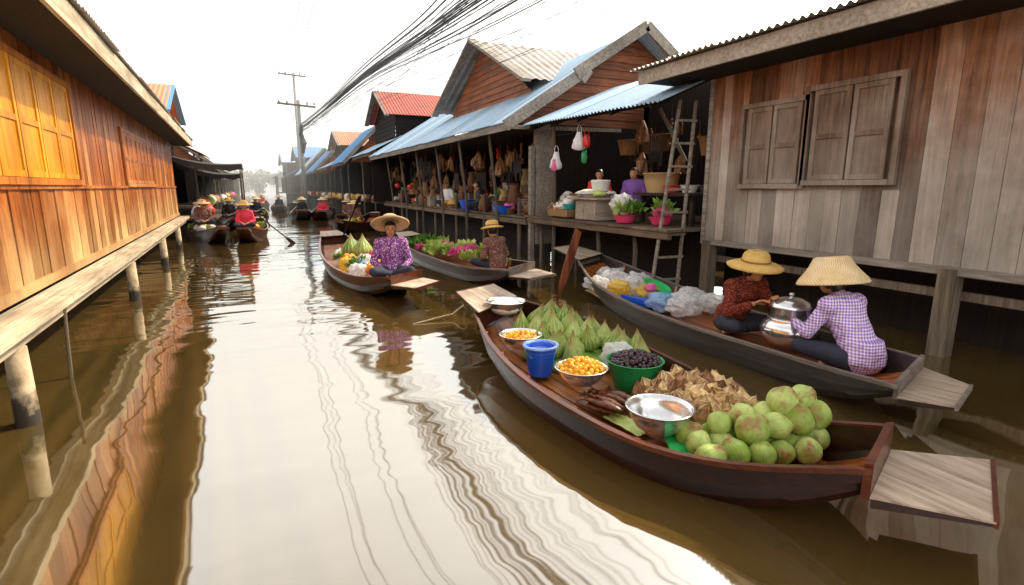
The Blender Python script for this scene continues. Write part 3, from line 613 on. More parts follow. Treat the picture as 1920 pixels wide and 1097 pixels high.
FB=[(-1.62,20.2,4.2,-.28,'wooden boat heaped with goods beside the awning',M_hull),(-.22,20.0,4.2,.10,'wooden boat paddled by a person in pink',M_hull),(2.15,32,4.2,.05,'dark wooden boat with a seated person in straw hat',M_hullo),(1.3,40,4,.0,'dark wooden boat further along the canal',M_hullo),
 (3.1,31,3.8,.1,'small wooden boat with a person in pink',M_hull),(3.9,27,4.4,.25,'wooden boat moored by the stalls with baskets',M_hull),(3.6,22.3,4.4,.5,'red wooden boat with goods moored below the stalls',M_hull),(.3,48,4.4,.1,'distant wooden boat in the middle of the canal',M_hullo),(-.7,34,4,-.1,'distant wooden boat near the bank',M_hull),
 (-1.1,26,4,-.15,'wooden boat with colourful goods under the dark awning',M_hull),(-.1,29.5,4,.1,'wooden boat with baskets near the bank',M_hullo),(4.0,36,4,.1,'wooden boat moored under the market houses',M_hull),(2.6,46,4,.1,'distant dark boat in the canal',M_hullo),(-.8,43,4,0,'distant boat by the red roofed houses',M_hull)]
for bi,(x,y,l,an,lab,hm) in enumerate(FB): farboat(x,y,l,an,lab,hm,w=.40 if bi<2 else .5)
# ------------------------------------------------------------------ people
def remesh(mb,name,mats,base,M,vox,smooth=4,fac=.5):
    me=bpy.data.meshes.new(name+'_src');me.from_pydata([tuple(q) for q in mb.v],[],mb.f)
    o=bpy.data.objects.new('tmp',me);COL.objects.link(o)
    r=o.modifiers.new('r','REMESH');r.mode='VOXEL';r.voxel_size=vox
    s=o.modifiers.new('s','SMOOTH');s.iterations=smooth;s.factor=fac
    dg=bpy.context.evaluated_depsgraph_get();e=o.evaluated_get(dg);nm=bpy.data.meshes.new_from_object(e)
    bpy.data.objects.remove(o);nm.name=name;nm.materials.clear();nm.materials.append(mats)
    nm.transform(M);nm.polygons.foreach_set('use_smooth',[True]*len(nm.polygons));return nm
def capsule(m,pts,rad,n=12,flat=1,up=None):
    m.tube(pts,rad,n,flat,up);m.ball(pts[0],rad[0],n);m.ball(pts[-1],rad[-1],n)
def ik(s,w,l1,l2,pole):
    s,w=V(s),V(w);d=w-s;L=d.length
    if L>(l1+l2)*.995: w=s+d.normalized()*(l1+l2)*.995;d=w-s;L=d.length
    a=(l1*l1-l2*l2+L*L)/(2*L);h=math.sqrt(max(0,l1*l1-a*a));dn=d.normalized();p=V(pole);p=(p-dn*p.dot(dn)).normalized()
    return s+dn*a+p*h,w
def hat(T,kind,c,mat,M,tilt):
    m=MB();P={'cone':[(.268,-.085),(.25,-.050),(.21,-.005),(.165,.055),(.140,.105),(.130,.12),(.11,.128),(.0005,.13)],
      'brim':[(.255,-.040),(.26,-.030),(.22,-.012),(.15,-.002),(.128,.012),(.124,.06),(.112,.09),(.09,.110),(.05,.122),(.0005,.126)],
      'round':[(.265,-.02),(.27,-.01),(.22,.012),(.16,.016),(.13,.022),(.125,.06),(.10,.10),(.06,.118),(.0005,.122)],
      'small':[(.20,-.03),(.205,-.02),(.165,-.005),(.115,.005),(.112,.05),(.10,.09),(.07,.105),(.0005,.11)]}[kind]
    inner=[(max(.0004,r-.006),z-.007) for r,z in reversed(P)]
    m.lathe(P+inner,(0,0,0),40,closed=False,wob=lambda a,z:.012*math.sin(a*3+1)+.008*math.sin(a*7))
    me=m.mesh('straw_hat',mat,(0,0,0),True);o=T.partmesh('straw_hat',me)
    o.matrix_local=Matrix.Translation(-T.base)@M@Matrix.Translation(c)@Matrix.Rotation(tilt,4,'Y')
    if kind!='cone':
        rr=.134 if kind!='small' else .118
        m=MB();m.tube([(rr*math.cos(a),rr*math.sin(a),.022) for a in [k*math.pi/12 for k in range(25)]],.008,5);b=T.partmesh('hat_band',m.mesh('hat_band',M_bask),o)
def person(label,loc,yaw,shirt,trous,hatk=None,hatm=None,lean=.1,hl=None,hr=None,vox=.0065,scale=1.0,headyaw=0,face=True,tilt=.05):
    T=Thing('person',label,'person',loc);M=Matrix.Translation(V(loc))@Matrix.Rotation(yaw,4,'Z')@Matrix.Scale(scale,4);ML=Matrix.Translation(-V(loc))@M
    pel=V((0,0,.11));wa=V((lean*.35,0,.26));ch=V((lean*.75,0,.42));nb=V((lean*1.0+.01,0,.555));hd=V((lean*1.25+.035,0,.70-lean*.12))
    shl=V((lean*.9,.165,.505));shr=V((lean*.9,-.165,.505))
    hl=V(hl) if hl else V((.27,.10,.20));hr=V(hr) if hr else V((.27,-.10,.20))
    el,wl_=ik(shl,hl,.27,.245,(-.3,.55,-.8));er,wr_=ik(shr,hr,.27,.245,(-.3,-.55,-.8))
    b=MB()
    def torso(m,g):
        for q,r in ((pel,(.115+g,.165+g,.11+g)),(wa,(.095+g,.135+g,.12+g)),(ch,(.105+g,.16+g,.14+g)),(ch+V((-.005,0,.06)),(.08+g,.165+g,.07+g))): m.ball(q,r,20)
        for a_,b_ in ((pel,wa),(wa,ch)):
            for k in (.33,.66): m.ball(a_.lerp(b_,k),(.10+g,.145+g,.11+g),18)
        for s_ in (shl,shr): m.ball(s_,.058+g,14)
        capsule(m,[shl,nb+V((-.01,0,-.015)),shr],[.05+g,.055+g,.05+g],12)
    torso(b,0)
    capsule(b,[nb+V((-.01,0,-.04)),nb+V((.005,0,.03)),hd+V((-.02,0,-.05))],[.058,.05,.052],14)
    R=Matrix.Rotation(headyaw,3,'Z')
    def hp(x,y,z): return hd+R@V((x,y,z))
    b.ball(hp(-.01,0,.025),(.092,.074,.088),22,R.to_4x4());b.ball(hp(.018,0,-.03),(.062,.058,.075),18,R.to_4x4());b.ball(hp(.035,0,-.075),(.032,.032,.026),12)
    b.ball(hp(.06,.03,-.02),(.022,.022,.02),10);b.ball(hp(.06,-.03,-.02),(.022,.022,.02),10)
    capsule(b,[hp(.080,0,.012),hp(.096,0,-.018)],[.008,.014],8);b.ball(hp(.083,.011,-.024),.009,8);b.ball(hp(.083,-.011,-.024),.009,8)
    capsule(b,[hp(.072,.035,.028),hp(.082,.0,.026),hp(.072,-.035,.028)],[.010,.009,.010],8)
    b.ball(hp(.074,0,-.050),(.012,.022,.010),10)
    for s_ in (1,-1): b.ball(hp(-.005,s_*.076,-.005),(.018,.010,.030),10,R.to_4x4())
    def arm(m,s_,e_,w_,g,hand):
        capsule(m,[s_,s_.lerp(e_,.5),e_],[.047+g,.043+g,.036+g*1.1],12);end=w_ if hand else e_.lerp(w_,.90)
        capsule(m,[e_,e_.lerp(end,.4),end],[.037+g*1.1,.035+g,.024+g*.9],12)
        if not hand:return
        d=(w_-e_).normalized();sd=1 if s_ is shl else -1
        inn=V((0,-sd,0));inn=(inn-d*inn.dot(d)).normalized();pn=d.cross(inn)*(1)
        if pn.z>0:pn=-pn
        for i,(ln,of) in enumerate(((.070,.027),(.078,.009),(.072,-.009),(.056,-.026))):
            k0=w_+d*.02+inn*of*.6;k1=w_+d*(.088 if i in(1,2) else .082)+inn*of
            m.tube([k0,k1],[.013,.0105],8);m.ball(k1,.0108,8);q=k1;ang=.35
            pts=[q]
            for sgm in (.45,.30,.25):
                dd=d*math.cos(ang)+pn*math.sin(ang);q=q+dd*ln*sgm;pts.append(q);ang+=.38
            capsule(m,pts,[.0098,.0092,.0085,.0075],8)
        t0=w_+d*.025+inn*.018;capsule(m,[t0,w_+d*.055+inn*.048+pn*.01,w_+d*.085+inn*.052+pn*.028],[.013,.0105,.0085],8)
    arm(b,shl,el,wl_,0,True);arm(b,shr,er,wr_,0,True)
    legs={}
    for s_ in (1,-1):
        hp_=V((.02,s_*.09,.10));kn=V((.37,s_*.25,.15));an=V((.17,-s_*.08,.06));legs[s_]=(hp_,kn,an)
        capsule(b,[hp_,hp_.lerp(kn,.5),kn],[.082,.07,.052],12);capsule(b,[kn,kn.lerp(an,.35),an],[.050,.048,.030],12);capsule(b,[an,an+V((.03,-s_*.13,-.015))],[.032,.022],10)
    T.partmesh('body',remesh(b,'body',M_skin,0,ML,vox,3,.5))
    s=MB();torso(s,.022);arm(s,shl,el,wl_,.016,False);arm(s,shr,er,wr_,.016,False);s.lathe([(.16,-.03),(.155,.05),(.12,.16)],pel,20,wob=lambda a,z:.1*math.cos(2*a+math.pi)+.03*math.sin(a*6))
    T.partmesh('shirt',remesh(s,'shirt',shirt,0,ML,max(.011,vox*1.3),5,.5))
    s=MB();s.ball(pel+V((0,0,-.01)),(.14,.185,.10),18)
    for s_ in (1,-1):
        a_,k_,n_=legs[s_];capsule(s,[a_,a_.lerp(k_,.5),k_],[.098,.086,.066],12);capsule(s,[k_,k_.lerp(n_,.35),k_.lerp(n_,.85)],[.064,.062,.048],12)
    T.partmesh('trousers',remesh(s,'trousers',trous,0,ML,.014,4,.5))
    h=MB();h.ball((0,0,0),(.102,.084,.100),24)
    fs=[f for f in h.f if not (sum(h.v[i].x for i in f)/4>.035 and sum(h.v[i].z for i in f)/4<.045)];h.f=fs;h.m=[0]*len(fs)
    me=h.mesh('hair',M_hair,(0,0,0),True);o=T.partmesh('hair',me);o.matrix_local=ML@Matrix.Translation(hp(-.016,0,.022))@R.to_4x4()
    if hatk is None or face:
        h=MB();h.ball((0,0,0),(.05,.07,.07),16);me=h.mesh('hair',M_hair,(0,0,0),True);o=T.partmesh('hair',me);o.matrix_local=ML@Matrix.Translation(hp(-.07,0,-.03))@R.to_4x4()
    if face:
        for s_ in (1,-1):
            h=MB();h.ball((0,0,0),(.005,.0125,.0055),10);o=T.partmesh('eye',h.mesh('eye',M_eye,(0,0,0),True));o.matrix_local=ML@Matrix.Translation(hp(.0755,s_*.030,.008))@R.to_4x4()@Matrix.Rotation(s_*.35,4,'Z')
            h=MB();h.tube([(0,-.016,0),(.002,0,.004),(0,.016,0)],[.0015,.003,.0015],6);o=T.partmesh('eyebrow',h.mesh('eyebrow',M_hair,(0,0,0),True));o.matrix_local=ML@Matrix.Translation(hp(.0825,s_*.032,.030))@R.to_4x4()@Matrix.Rotation(s_*.4,4,'Z')
        h=MB();h.ball((0,0,0),(.006,.021,.006),12);o=T.partmesh('mouth',h.mesh('mouth',M_lip,(0,0,0),True));o.matrix_local=ML@Matrix.Translation(hp(.083,0,-.052))@R.to_4x4()
    if hatk: hat(T,hatk,hp(-.012 if tilt<0 else -.005,0,.075+(.014 if tilt<0 else 0)),hatm,M,tilt)
    return T
person('person in rust spotted blouse and yellow hat lifting a lid',(4.60,4.14,.15),math.radians(-100),M_s1,M_jean,'brim',M_straw1,.22,(.52,.06,.42),(.46,-.12,.38),.006,1.06,tilt=.12)
person('person in purple gingham shirt and cream hat holding a pot',(4.60,2.68,.13),math.radians(88),M_s2,M_jean,'cone',M_straw2,.25,(.54,.13,.30),(.54,-.10,.30),.006,1.10,tilt=.16)
person('person in purple floral blouse and straw hat in a boat',(1.87,8.5,.26),math.radians(-102),M_s3,M_jean,'round',M_straw3,.0,(.22,.14,.16),(.22,-.14,.16),.006,1.12,tilt=-.50)
person('person in brown floral blouse and yellow straw hat facing away',(3.92,8.95,.18),math.radians(105),M_s4,M_jean,'small',M_straw1,.10,None,None,.008,1.06,face=False,tilt=.15)
FP=[(-.38,18.7,.42,-95,M_spink,'round',M_straw1,'person in pink shirt and straw hat paddling a boat'),(-1.7,20.8,.42,-80,M_s4,'round',M_straw3,'person in brown shirt and straw hat in a laden boat'),
(2.15,31.2,.3,-90,M_sblk,'round',M_straw3,'person in black shirt and straw hat in a boat'),(1.3,39.3,.3,-90,M_jean,'round',M_straw3,'person in dark shirt and straw hat in a boat'),(3.1,30.2,.3,-90,M_spink,'round',M_straw2,'person in pink shirt and straw hat in a boat'),
(3.9,26.6,.3,-120,M_s4,'brim',M_straw3,'person in brown blouse and straw hat in a boat'),(3.5,22.3,.3,-100,M_s4,'round',M_straw3,'person in brown blouse sitting in a moored boat'),(.3,48,.3,-90,M_sred,'round',M_straw3,'person in red shirt in a distant boat'),
(-1.1,25.4,.4,-90,M_sblk,'round',M_straw1,'person in black shirt and straw hat under the awning'),(-.1,28.8,.4,-90,M_jean,'round',M_straw2,'person in dark shirt and straw hat in a boat'),(-.7,34,.4,-90,M_spurp,'round',M_straw3,'person in violet shirt in a distant boat'),(4.0,36,.3,-90,M_s4,'round',M_straw3,'person in brown shirt in a moored boat'),
(6.5,9.5,1.25,-130,M_sred,None,None,'person in red shirt tending the stall'),(6.5,8.3,1.25,-150,M_spurp,None,None,'person in violet shirt sitting inside the stall'),(5.9,14.6,1.05,160,M_sblk,None,None,'person in black bending over stall goods'),(6.0,17.8,1.05,-150,M_swhite,None,None,'person in white shirt among stall goods'),(6.4,20.2,1.1,-150,M_jean,None,None,'person in dark clothes behind the stall')]
for (x,y,z,yw,sh,hk,hm,lab) in FP: person(lab,(x,y,z),math.radians(yw),sh,M_jean,hk,hm,.08,None,None,.014,1.0,face=(y<12))
# ------------------------------------------------------------------ wares
def bowlmb(r,h,c=(0,0,0),foot=.55,lip=.012):
    m=MB();P=[(r*foot*.98,0),(r*foot,.004),(r*.78,h*.3),(r*.93,h*.7),(r,h*.97),(r+lip,h),(r+lip,h+.004),(r-.006,h+.002),(r*.92,h*.7),(r*.76,h*.32),(r*foot*.95,.012),(.001,.01)]
    m.lathe(P,c,40,closed=False);m.lathe([(r*foot*.98,0),(.001,0)],c,40,closed=False);return m
def bowl(name,label,cat,loc,r,h,mat,foot=.55,tilt=0):
    o=single(name,label,cat,bowlmb(r,h,foot=foot),mat,base=(0,0,0),smooth=True);o.location=loc;o.rotation_euler=(tilt,tilt*.5,0);return o
bowl('bowl','aluminium bowl of white rice on the boat end plank','bowl',(2.25,4.93,.42),.20,.12,M_steel)
m=MB();m.ball((2.25,4.93,.48),(.17,.17,.085),24,f=lambda p:1+.08*noise.noise(p*4));single('rice_heap','heap of white rice inside a bowl','rice',m,M_rice,smooth=True)
bowl('bowl','shallow aluminium bowl holding yellow sweets','bowl',(2.05,4.17,.28),.185,.12,M_steel)
bowl('bowl','aluminium bowl heaped with golden sweets','bowl',(2.09,3.22,.26),.19,.12,M_steel)
bowl('basin','green plastic basin full of dark purple fruit','basin',(2.52,3.14,.16),.21,.24,M_green,.7)
bowl('bowl','large empty aluminium bowl in the loaded boat','bowl',(2.16,2.43,.20),.20,.16,M_steel,.5)
m=MB();P=[(.10,0),(.125,.2),(.135,.235),(.142,.24),(.142,.25),(.13,.25),(.12,.2),(.095,.01),(.001,.01)];m.lathe(P,(0,0,0),32,closed=False)
T=Thing('bucket','blue plastic bucket with pale rim','bucket',(2.02,3.74,.17));m.v=[q+V((2.02,3.74,.17)) for q in m.v];T.part('pail',m,M_blue,smooth=True)
m=MB();m.lathe([(.143,.236),(.15,.24),(.15,.256),(.128,.256),(.126,.2),(.0005,.19)],(2.02,3.74,.17),32,closed=False);T.part('inner_tub',m,M_bbag,smooth=True)
m=MB();m.tube([(2.02+.15*math.cos(a_),3.74-.15*math.sin(a_)*.5,.41-.11*math.sin(a_)) for a_ in [k*math.pi/12 for k in range(13)]],.004,5);T.part('handle',m,M_steel)
m=MB();m.ball((0,0,0),(.028,.024,.018),10,f=lambda p:1+.25*noise.noise(p*2.3));sw=single('golden_sweet','small golden sweet piled in a bowl','sweet',m,M_gold,base=(0,0,0),smooth=True,group='golden sweets in a bowl')
m=MB();m.ball((0,0,0),(.024,.021,.020),10);df=single('purple_fruit','small glossy dark purple fruit in a basin','fruit',m,M_fruitd,base=(0,0,0),smooth=True,group='dark fruits in a basin')
def heap(src,cx,cy,z,R,hh,n,first=True):
    for i in range(n):
        r=R*math.sqrt((i+.5)/n);a_=i*2.39996;h=hh*(1-(r/R)**2)
        loc=(cx+r*math.cos(a_),cy+r*math.sin(a_),z+h+ru(-.006,.010));rt=(ru(0,3),ru(0,3),ru(0,6));s_=ru(.8,1.25)
        if first: src.location=loc;src.rotation_euler=rt;first=False
        else: dup(src,loc,rot=rt,scl=s_)
heap(sw,2.09,3.22,.355,.165,.07,62);heap(sw,2.05,4.17,.365,.15,.03,38,False);heap(df,2.52,3.14,.385,.19,.06,90)
# green leaf cones
m=MB();P=[(.012,0),(.060,.012),(.086,.05),(.088,.085),(.076,.12),(.056,.155),(.036,.19),(.019,.222),(.008,.25),(.001,.272)]
m.lathe(P,(0,0,0),30,closed=False,wob=lambda a,z:.16*abs(math.sin(a*2+z*9))-.07);cn=single('leaf_parcel','green pointed leaf parcel standing in rows','leaf parcel',m,M_cone,base=(0,0,0),smooth=True,group='green leaf parcels in rows')
first=True
for r_ in range(6):
    for c_ in range(4):
        t_=r_/5;x=2.24+c_*.175+.02*r_+(r_%2)*.06;y=4.58-r_*.19+c_*.06
        if r_>=4 and c_==0: continue
        if r_>=4 and c_==1: continue
        l_=(x+ru(-.015,.015),y+ru(-.02,.02),.18+.05*(2.2-abs(c_-1.6))*(1-.4*t_)+.05*(1-t_));rt=(ru(-.28,.28),ru(-.25,.3),ru(0,6));s_=ru(.92,1.12)
        if first: cn.location=l_;first=False
        else: dup(cn,l_,rot=rt,scl=s_)
for (x,y) in ((2.28,3.62),(2.40,3.80),(2.83,3.44),(2.93,3.62),(2.76,3.66),(2.24,3.95)): dup(cn,(x,y,.20+ru(0,.04)),rot=(ru(-.2,.2),ru(-.2,.2),ru(0,6)),scl=.98)
m=MB();m.ball((2.5,4.1,.15),(.40,.50,.09),20,f=lambda p:1+.1*noise.noise(p*3));single('banana_leaf_mat','bed of banana leaves under the parcels','leaf mat',m,M_leaf,smooth=True)
# coconuts
def cocof(p): return 1+.07*noise.noise(p*1.3+V((3,1,2)))-.03*max(0,math.sin(3*math.atan2(p.y,p.x)))*(1-p.z*p.z)+(.22*max(0,p.z-.80)/.20)
m=MB();m.ball((0,0,0),(.086,.084,.086),30,f=cocof)
cc=single('coconut','fresh green coconut in a pile','coconut',m,M_coco,base=(0,0,0),smooth=True,group='pile of green coconuts')
pos=[];ax=V((.78,-.30,0)).normalized();pe=V((-ax.y,ax.x,0));C0=V((2.17,2.02,0))
for i in range(6):
    for j in range(3):
        q=C0+ax*(i*.142)+pe*(j*.14+.02*(i%2)-.02)
        if i>=3 and j==0: q+=pe*.03
        if i>=5 and j==0: continue
        pos.append((q.x+ru(-.015,.015),q.y+ru(-.015,.015),.215+.012*max(0,i-3)+ru(0,.02)))
for (i,j,z) in ((1,1.4,.32),(2,.6,.33),(2.1,1.6,.34),(3,.6,.35),(3,1.5,.36),(4,.8,.37),(4,1.7,.38),(5,1.2,.37),(5.1,2.1,.36),(3.5,1.2,.46),(4.5,1.4,.47)):
    q=C0+ax*(i*.142)+pe*(j*.14);pos.append((q.x,q.y,z))
for k,l_ in enumerate(pos):
    rt=(ru(-1.3,1.3),ru(-1.3,1.3),ru(0,6))
    if k==0: cc.location=l_;cc.rotation_euler=rt
    else: dup(cc,l_,rot=rt,scl=ru(.80,1.08))
# dried leaf parcels
def dparcel(k):
    m=MB();o_=V((k*3.1,k,1))
    m.lathe([(.024,0),(.038,.010),(.044,.028),(.036,.052),(.022,.072),(.010,.086),(.003,.098)],(0,0,0),14,closed=False,wob=lambda a,z:(.16+.05*k)*math.cos((3+k%2)*a+z*22)+.30*noise.noise(V((math.cos(a)*1.5,math.sin(a)*1.5,z*25))+o_));return m
pcs=[single('dried_leaf_parcel','small tan dried leaf parcel on a tray','parcel',dparcel(k),mt,base=(0,0,0),group='dried leaf parcels on a tray') for k,mt in enumerate((M_parcel,M_parcel,M_parcel2))]
m=MB();m.lathe([(.001,0),(.34,0),(.36,.03),(.38,.045),(.365,.05),(.33,.015),(.001,.012)],(2.64,2.62,.17),40,closed=False);single('round_tray','large woven round tray under dried leaf parcels','tray',m,M_bask2,base=(2.64,2.62,.17),smooth=True)
n=130;used=set()
for i in range(n):
    r=.36*math.sqrt((i+.5)/n);a_=i*2.39996;x,y=2.64+r*math.cos(a_),2.62+r*math.sin(a_)
    if math.hypot(x-2.16,y-2.43)<.25: continue
    l_=(x,y,.19+.14*(1-(r/.36)**2)+ru(0,.03));rt=(ru(-.7,.7),ru(-.7,.7),ru(0,6));k=random.choice((0,0,1,1,2))
    if k not in used: used.add(k);pcs[k].location=l_;pcs[k].rotation_euler=rt
    else: dup(pcs[k],l_,rot=rt,scl=ru(.9,1.35))
# grilled fish
m=MB();m.tube([(-.15,0,0),(-.11,0,.004),(-.05,0,.01),(.03,0,.01),(.09,0,.004),(.13,0,0)],[.006,.024,.036,.034,.018,.010],12,.6);m.add([(.12,0,.004),(.18,-.04,.0),(.165,0,.006),(.18,.04,0)],[(0,1,2,3)]);m.add([(-.03,0,.025),(.04,0,.05),(.07,0,.02)],[(0,1,2)])
fi=single('grilled_fish','dark grilled fish laid on the boat floor','fish',m,M_fish,base=(0,0,0),smooth=True,group='grilled fish laid in a row')
for i in range(9):
    l_=(2.0+.062*(i%5)+(i%2)*.01,2.88+.035*(i%5)-.05*(i//5),.20+(.045 if i>4 else 0));rt=(ru(-.3,.3),ru(-.05,.05),math.radians(112+ru(-7,7)))
    if i==0: fi.location=l_;fi.rotation_euler=rt
    else: dup(fi,l_,rot=rt,scl=ru(1.05,1.2))
def crumple(name,label,cat,c,r,mat,sc_=1,group=None,n=22,amp=.35,fr=2.6,hf=.3):
    o_=V((ru(0,9),ru(0,9),ru(0,9)));m=MB();m.ball(c,r,n,f=lambda p:1+amp*noise.noise(p*fr+o_)+amp*.6*noise.noise(p*fr*2.7+o_)*hf*3.3+amp*hf*noise.noise(p*fr*6+o_));return single(name,label,cat,m,mat,smooth=True,group=group)
crumple('plastic_bag','crumpled clear plastic bag between the parcels','plastic bag',(2.62,3.50,.33),(.14,.13,.10),M_bag,hf=.12)
def cloth(name,label,cat,c,sx,sy,mat,rz=0,amp=.02):
    m=MB();N=12;vs=[];R=Matrix.Rotation(rz,3,'Z');o_=V((ru(0,9),ru(0,9),0))
    for j in range(N+1):
        for i in range(N+1):
            q=R@V(((i/N-.5)*sx,(j/N-.5)*sy,0));vs.append(V(c)+q+V((0,0,amp*noise.noise(V((i*.4,j*.4,0))+o_)*2)))
    m.add(vs,[(j*(N+1)+i,j*(N+1)+i+1,(j+1)*(N+1)+i+1,(j+1)*(N+1)+i) for j in range(N) for i in range(N)]);return single(name,label,cat,m,mat,smooth=True)
cloth('cloth','bright green cloth under the coconuts','cloth',(2.26,2.20,.19),.36,.26,M_lgreen,-.5,.012)
cloth('banana_leaf','yellow green banana leaf strip beside the bowl','leaf',(2.10,2.66,.16),.14,.34,M_leaf2,.1,.008)
cloth('banana_leaf','yellow green banana leaf strip beside the bowl','leaf',(2.34,2.75,.17),.16,.4,M_leaf2,-.4,.01)
def paddle(label,a_,b_,w=.13,bl=.6,mat=M_rimr):
    T=Thing('paddle',label,'paddle',a_);a_,b_=V(a_),V(b_);k=a_.lerp(b_,bl);m=MB();m.tube([a_,k],.018,8);T.part('shaft',m,mat,smooth=True)
    m=MB();m.tube([k,k.lerp(b_,.25),k.lerp(b_,.6),b_],[.02,w*.4,w*.5,w*.42],12,.16,up=(-.3,.9,.1));T.part('blade',m,mat,smooth=True)
paddle('red brown wooden paddle standing up from the boat end',(2.98,5.2,.30),(3.36,5.32,1.2),.17,.12,wood('paddle_wood',(.07,.016,.008),(.34,.10,.035),'Z',.8,.35,.1))
paddle('wooden paddle dipping into the canal',(-.05,18.7,.85),(.95,17.6,-.05),.12,.75,M_dark)
paddle('wooden paddle leaning over the boat side',(1.75,13.2,.5),(2.05,12.2,1.5),.1,.7,M_dark)
m=MB();m.tube([(1.65,6.43,.005),(1.95,6.5,.03),(2.2,6.52,.06),(2.37,6.54,.16)],[.006,.008,.009,.010],6);single('stick','thin pale stick poking out of the water','stick',m,M_pale)
# steamer pot
px,py,pz=4.60,3.42,.19
T=Thing('steamer_pot','aluminium steamer pot with lid between the vendors','pot',(px,py,pz))
m=MB();m.lathe([(.15,0),(.21,.02),(.25,.09),(.258,.15),(.235,.21),(.19,.25),(.195,.26),(.18,.26)],(px,py,pz),36);T.part('base_pot',m,M_steel,smooth=True)
m=MB();m.lathe([(.175,.26),(.178,.36),(.188,.365),(.188,.375),(.16,.42),(.09,.455),(.02,.462),(.016,.475),(.028,.49),(.02,.505),(.001,.508)],(px,py,pz),36,closed=False);T.part('lid',m,M_steel,smooth=True)
for s_ in (1,-1):
    m=MB();m.tube([(px+s_*.245,py-.04,pz+.15),(px+s_*.29,py-.03,pz+.17),(px+s_*.29,py+.03,pz+.17),(px+s_*.245,py+.04,pz+.15)],.008,6);T.part('handle',m,M_steel)
# cargo boat 2
for (x,y,r,mt,nm) in ((5.15,7.1,.20,M_bag,'clear'),(4.95,6.7,.22,M_bag,'clear'),(5.2,6.5,.2,M_bag,'clear'),(4.6,6.15,.15,M_ybag,'yellow'),(4.75,5.75,.15,M_ybag,'yellow'),(4.75,4.95,.20,M_bag,'clear'),(4.95,5.15,.2,M_bag,'clear'),(4.5,5.15,.16,M_bbag,'pale blue'),(5.0,4.75,.18,M_bag,'clear'),(4.9,6.2,.18,M_bag,'clear'),(4.5,6.6,.16,M_bag,'clear'),(4.5,4.8,.15,M_bag,'clear')):
    crumple('plastic_bag','crumpled %s plastic bag in the long boat'%nm,'plastic bag',(x,y,.28),(r,r*1.1,r*.62),mt,group='plastic bags in the long boat',n=34,amp=.55,fr=1.8,hf=.14)
crumple('bagged_goods','teal bagged goods in the long boat','goods',(4.72,5.35,.27),(.16,.15,.08),M_teal)
bowl('basin','round green lid lying in the long boat','lid',(4.93,5.75,.32),.19,.04,M_lgreen,.3,.35)
m=MB();m.box(4.35,4.85,5.2,5.75,.20,.235);m.box(4.33,4.36,5.2,5.75,.236,.28);m.box(4.84,4.87,5.2,5.75,.236,.28);single('tray','blue plastic tray in the long boat','tray',m,M_blue)
crumple('fruit_bag','pink dragon fruit bag in the long boat','fruit',(4.72,5.62,.36),(.08,.07,.06),M_pinkf)
cloth('cloth','woven mat lying on the long boat floor','mat',(4.62,5.9,.155),.7,1.6,M_bask2,-.15,.015)
def bunchmesh(name,mat,n=90,s=.10,R=.17):
    m=MB()
    for _ in range(n):
        d=V((ru(-1,1),ru(-1,1),ru(-.1,1))).normalized();P=d*R*ru(.4,1);sd=d.cross(V((ru(-1,1),ru(-1,1),ru(-1,1)))).normalized();tp=P+d*s*ru(.6,1.3)+V((0,0,.02))
        m.add([P-d*s*.3,P+sd*s*.45+d*s*.2,tp,P-sd*s*.45+d*s*.3],[(0,1,2,3)])
    return m
lb=single('vegetable_bunch','leafy green vegetable bunch in a boat','vegetables',bunchmesh('v',M_leaf),M_leaf,base=(0,0,0),group='vegetable bunches');lb.location=(3.35,12.6,.26)
lb2=single('lettuce','pale green lettuce head in a boat','vegetables',bunchmesh('v',M_leaf2),M_leaf2,base=(0,0,0),group='lettuce heads');lb2.location=(3.5,11.6,.28)
fl=single('flower_bunch','pink flower bunch in a boat','flowers',bunchmesh('v',M_pinkf,80,.05,.13),M_pinkf,base=(0,0,0),group='pink flower bunches');fl.location=(3.7,11.0,.3)
for i in range(34):
    t_=i/33;y=13.0-t_*3.4;x=3.35+ru(0,.75)+.15*t_;src=(lb,lb2,fl)[0 if t_<.2 else (1 if rnd()<.5 else (2 if rnd()<.9 else 0))];dup(src,(x,y,.26+ru(0,.1)),ru(0,6),ru(.8,1.25))
for (x,y,r,mt,nm,cat) in ((1.5,10.6,.16,M_or,'orange fruit bag','fruit'),(1.75,10.3,.17,M_bag,'clear plastic bag','plastic bag'),(1.4,10.1,.15,M_ybag,'yellow plastic bag','plastic bag'),(1.95,10.9,.17,M_red,'red fruit bag','fruit'),(1.6,9.8,.15,M_bbag,'blue plastic bag','plastic bag'),(1.9,9.7,.15,M_ybag,'yellow fruit bag','fruit'),(1.5,11.4,.18,M_bag,'clear plastic bag','plastic bag'),(1.8,11.8,.18,M_or,'orange fruit bag','fruit'),(2.15,8.9,.13,M_ybag,'yellow fruit bag','fruit'),(1.45,9.3,.14,M_bag,'clear plastic bag','plastic bag'),(1.7,9.35,.12,M_or,'orange fruit bag','fruit')):
    crumple('bagged_goods','%s in the boat of the woman'%nm,cat,(x,y,.30),(r,r,r*.8),mt,n=28,amp=.45)
for k in range(14):
    mt=random.choice((lb2,fl,lb));dup(mt,(ru(1.35,2.0),ru(9.6,12.6),.3),ru(0,6),ru(.6,.9))
for (x,y) in ((1.65,11.2),(1.85,11.0)): dup(cn,(x,y,.3),rot=(0,0,1),scl=(2.1,2.1,1.8),label='large green leaf bundle standing in a boat',group='green leaf bundles')
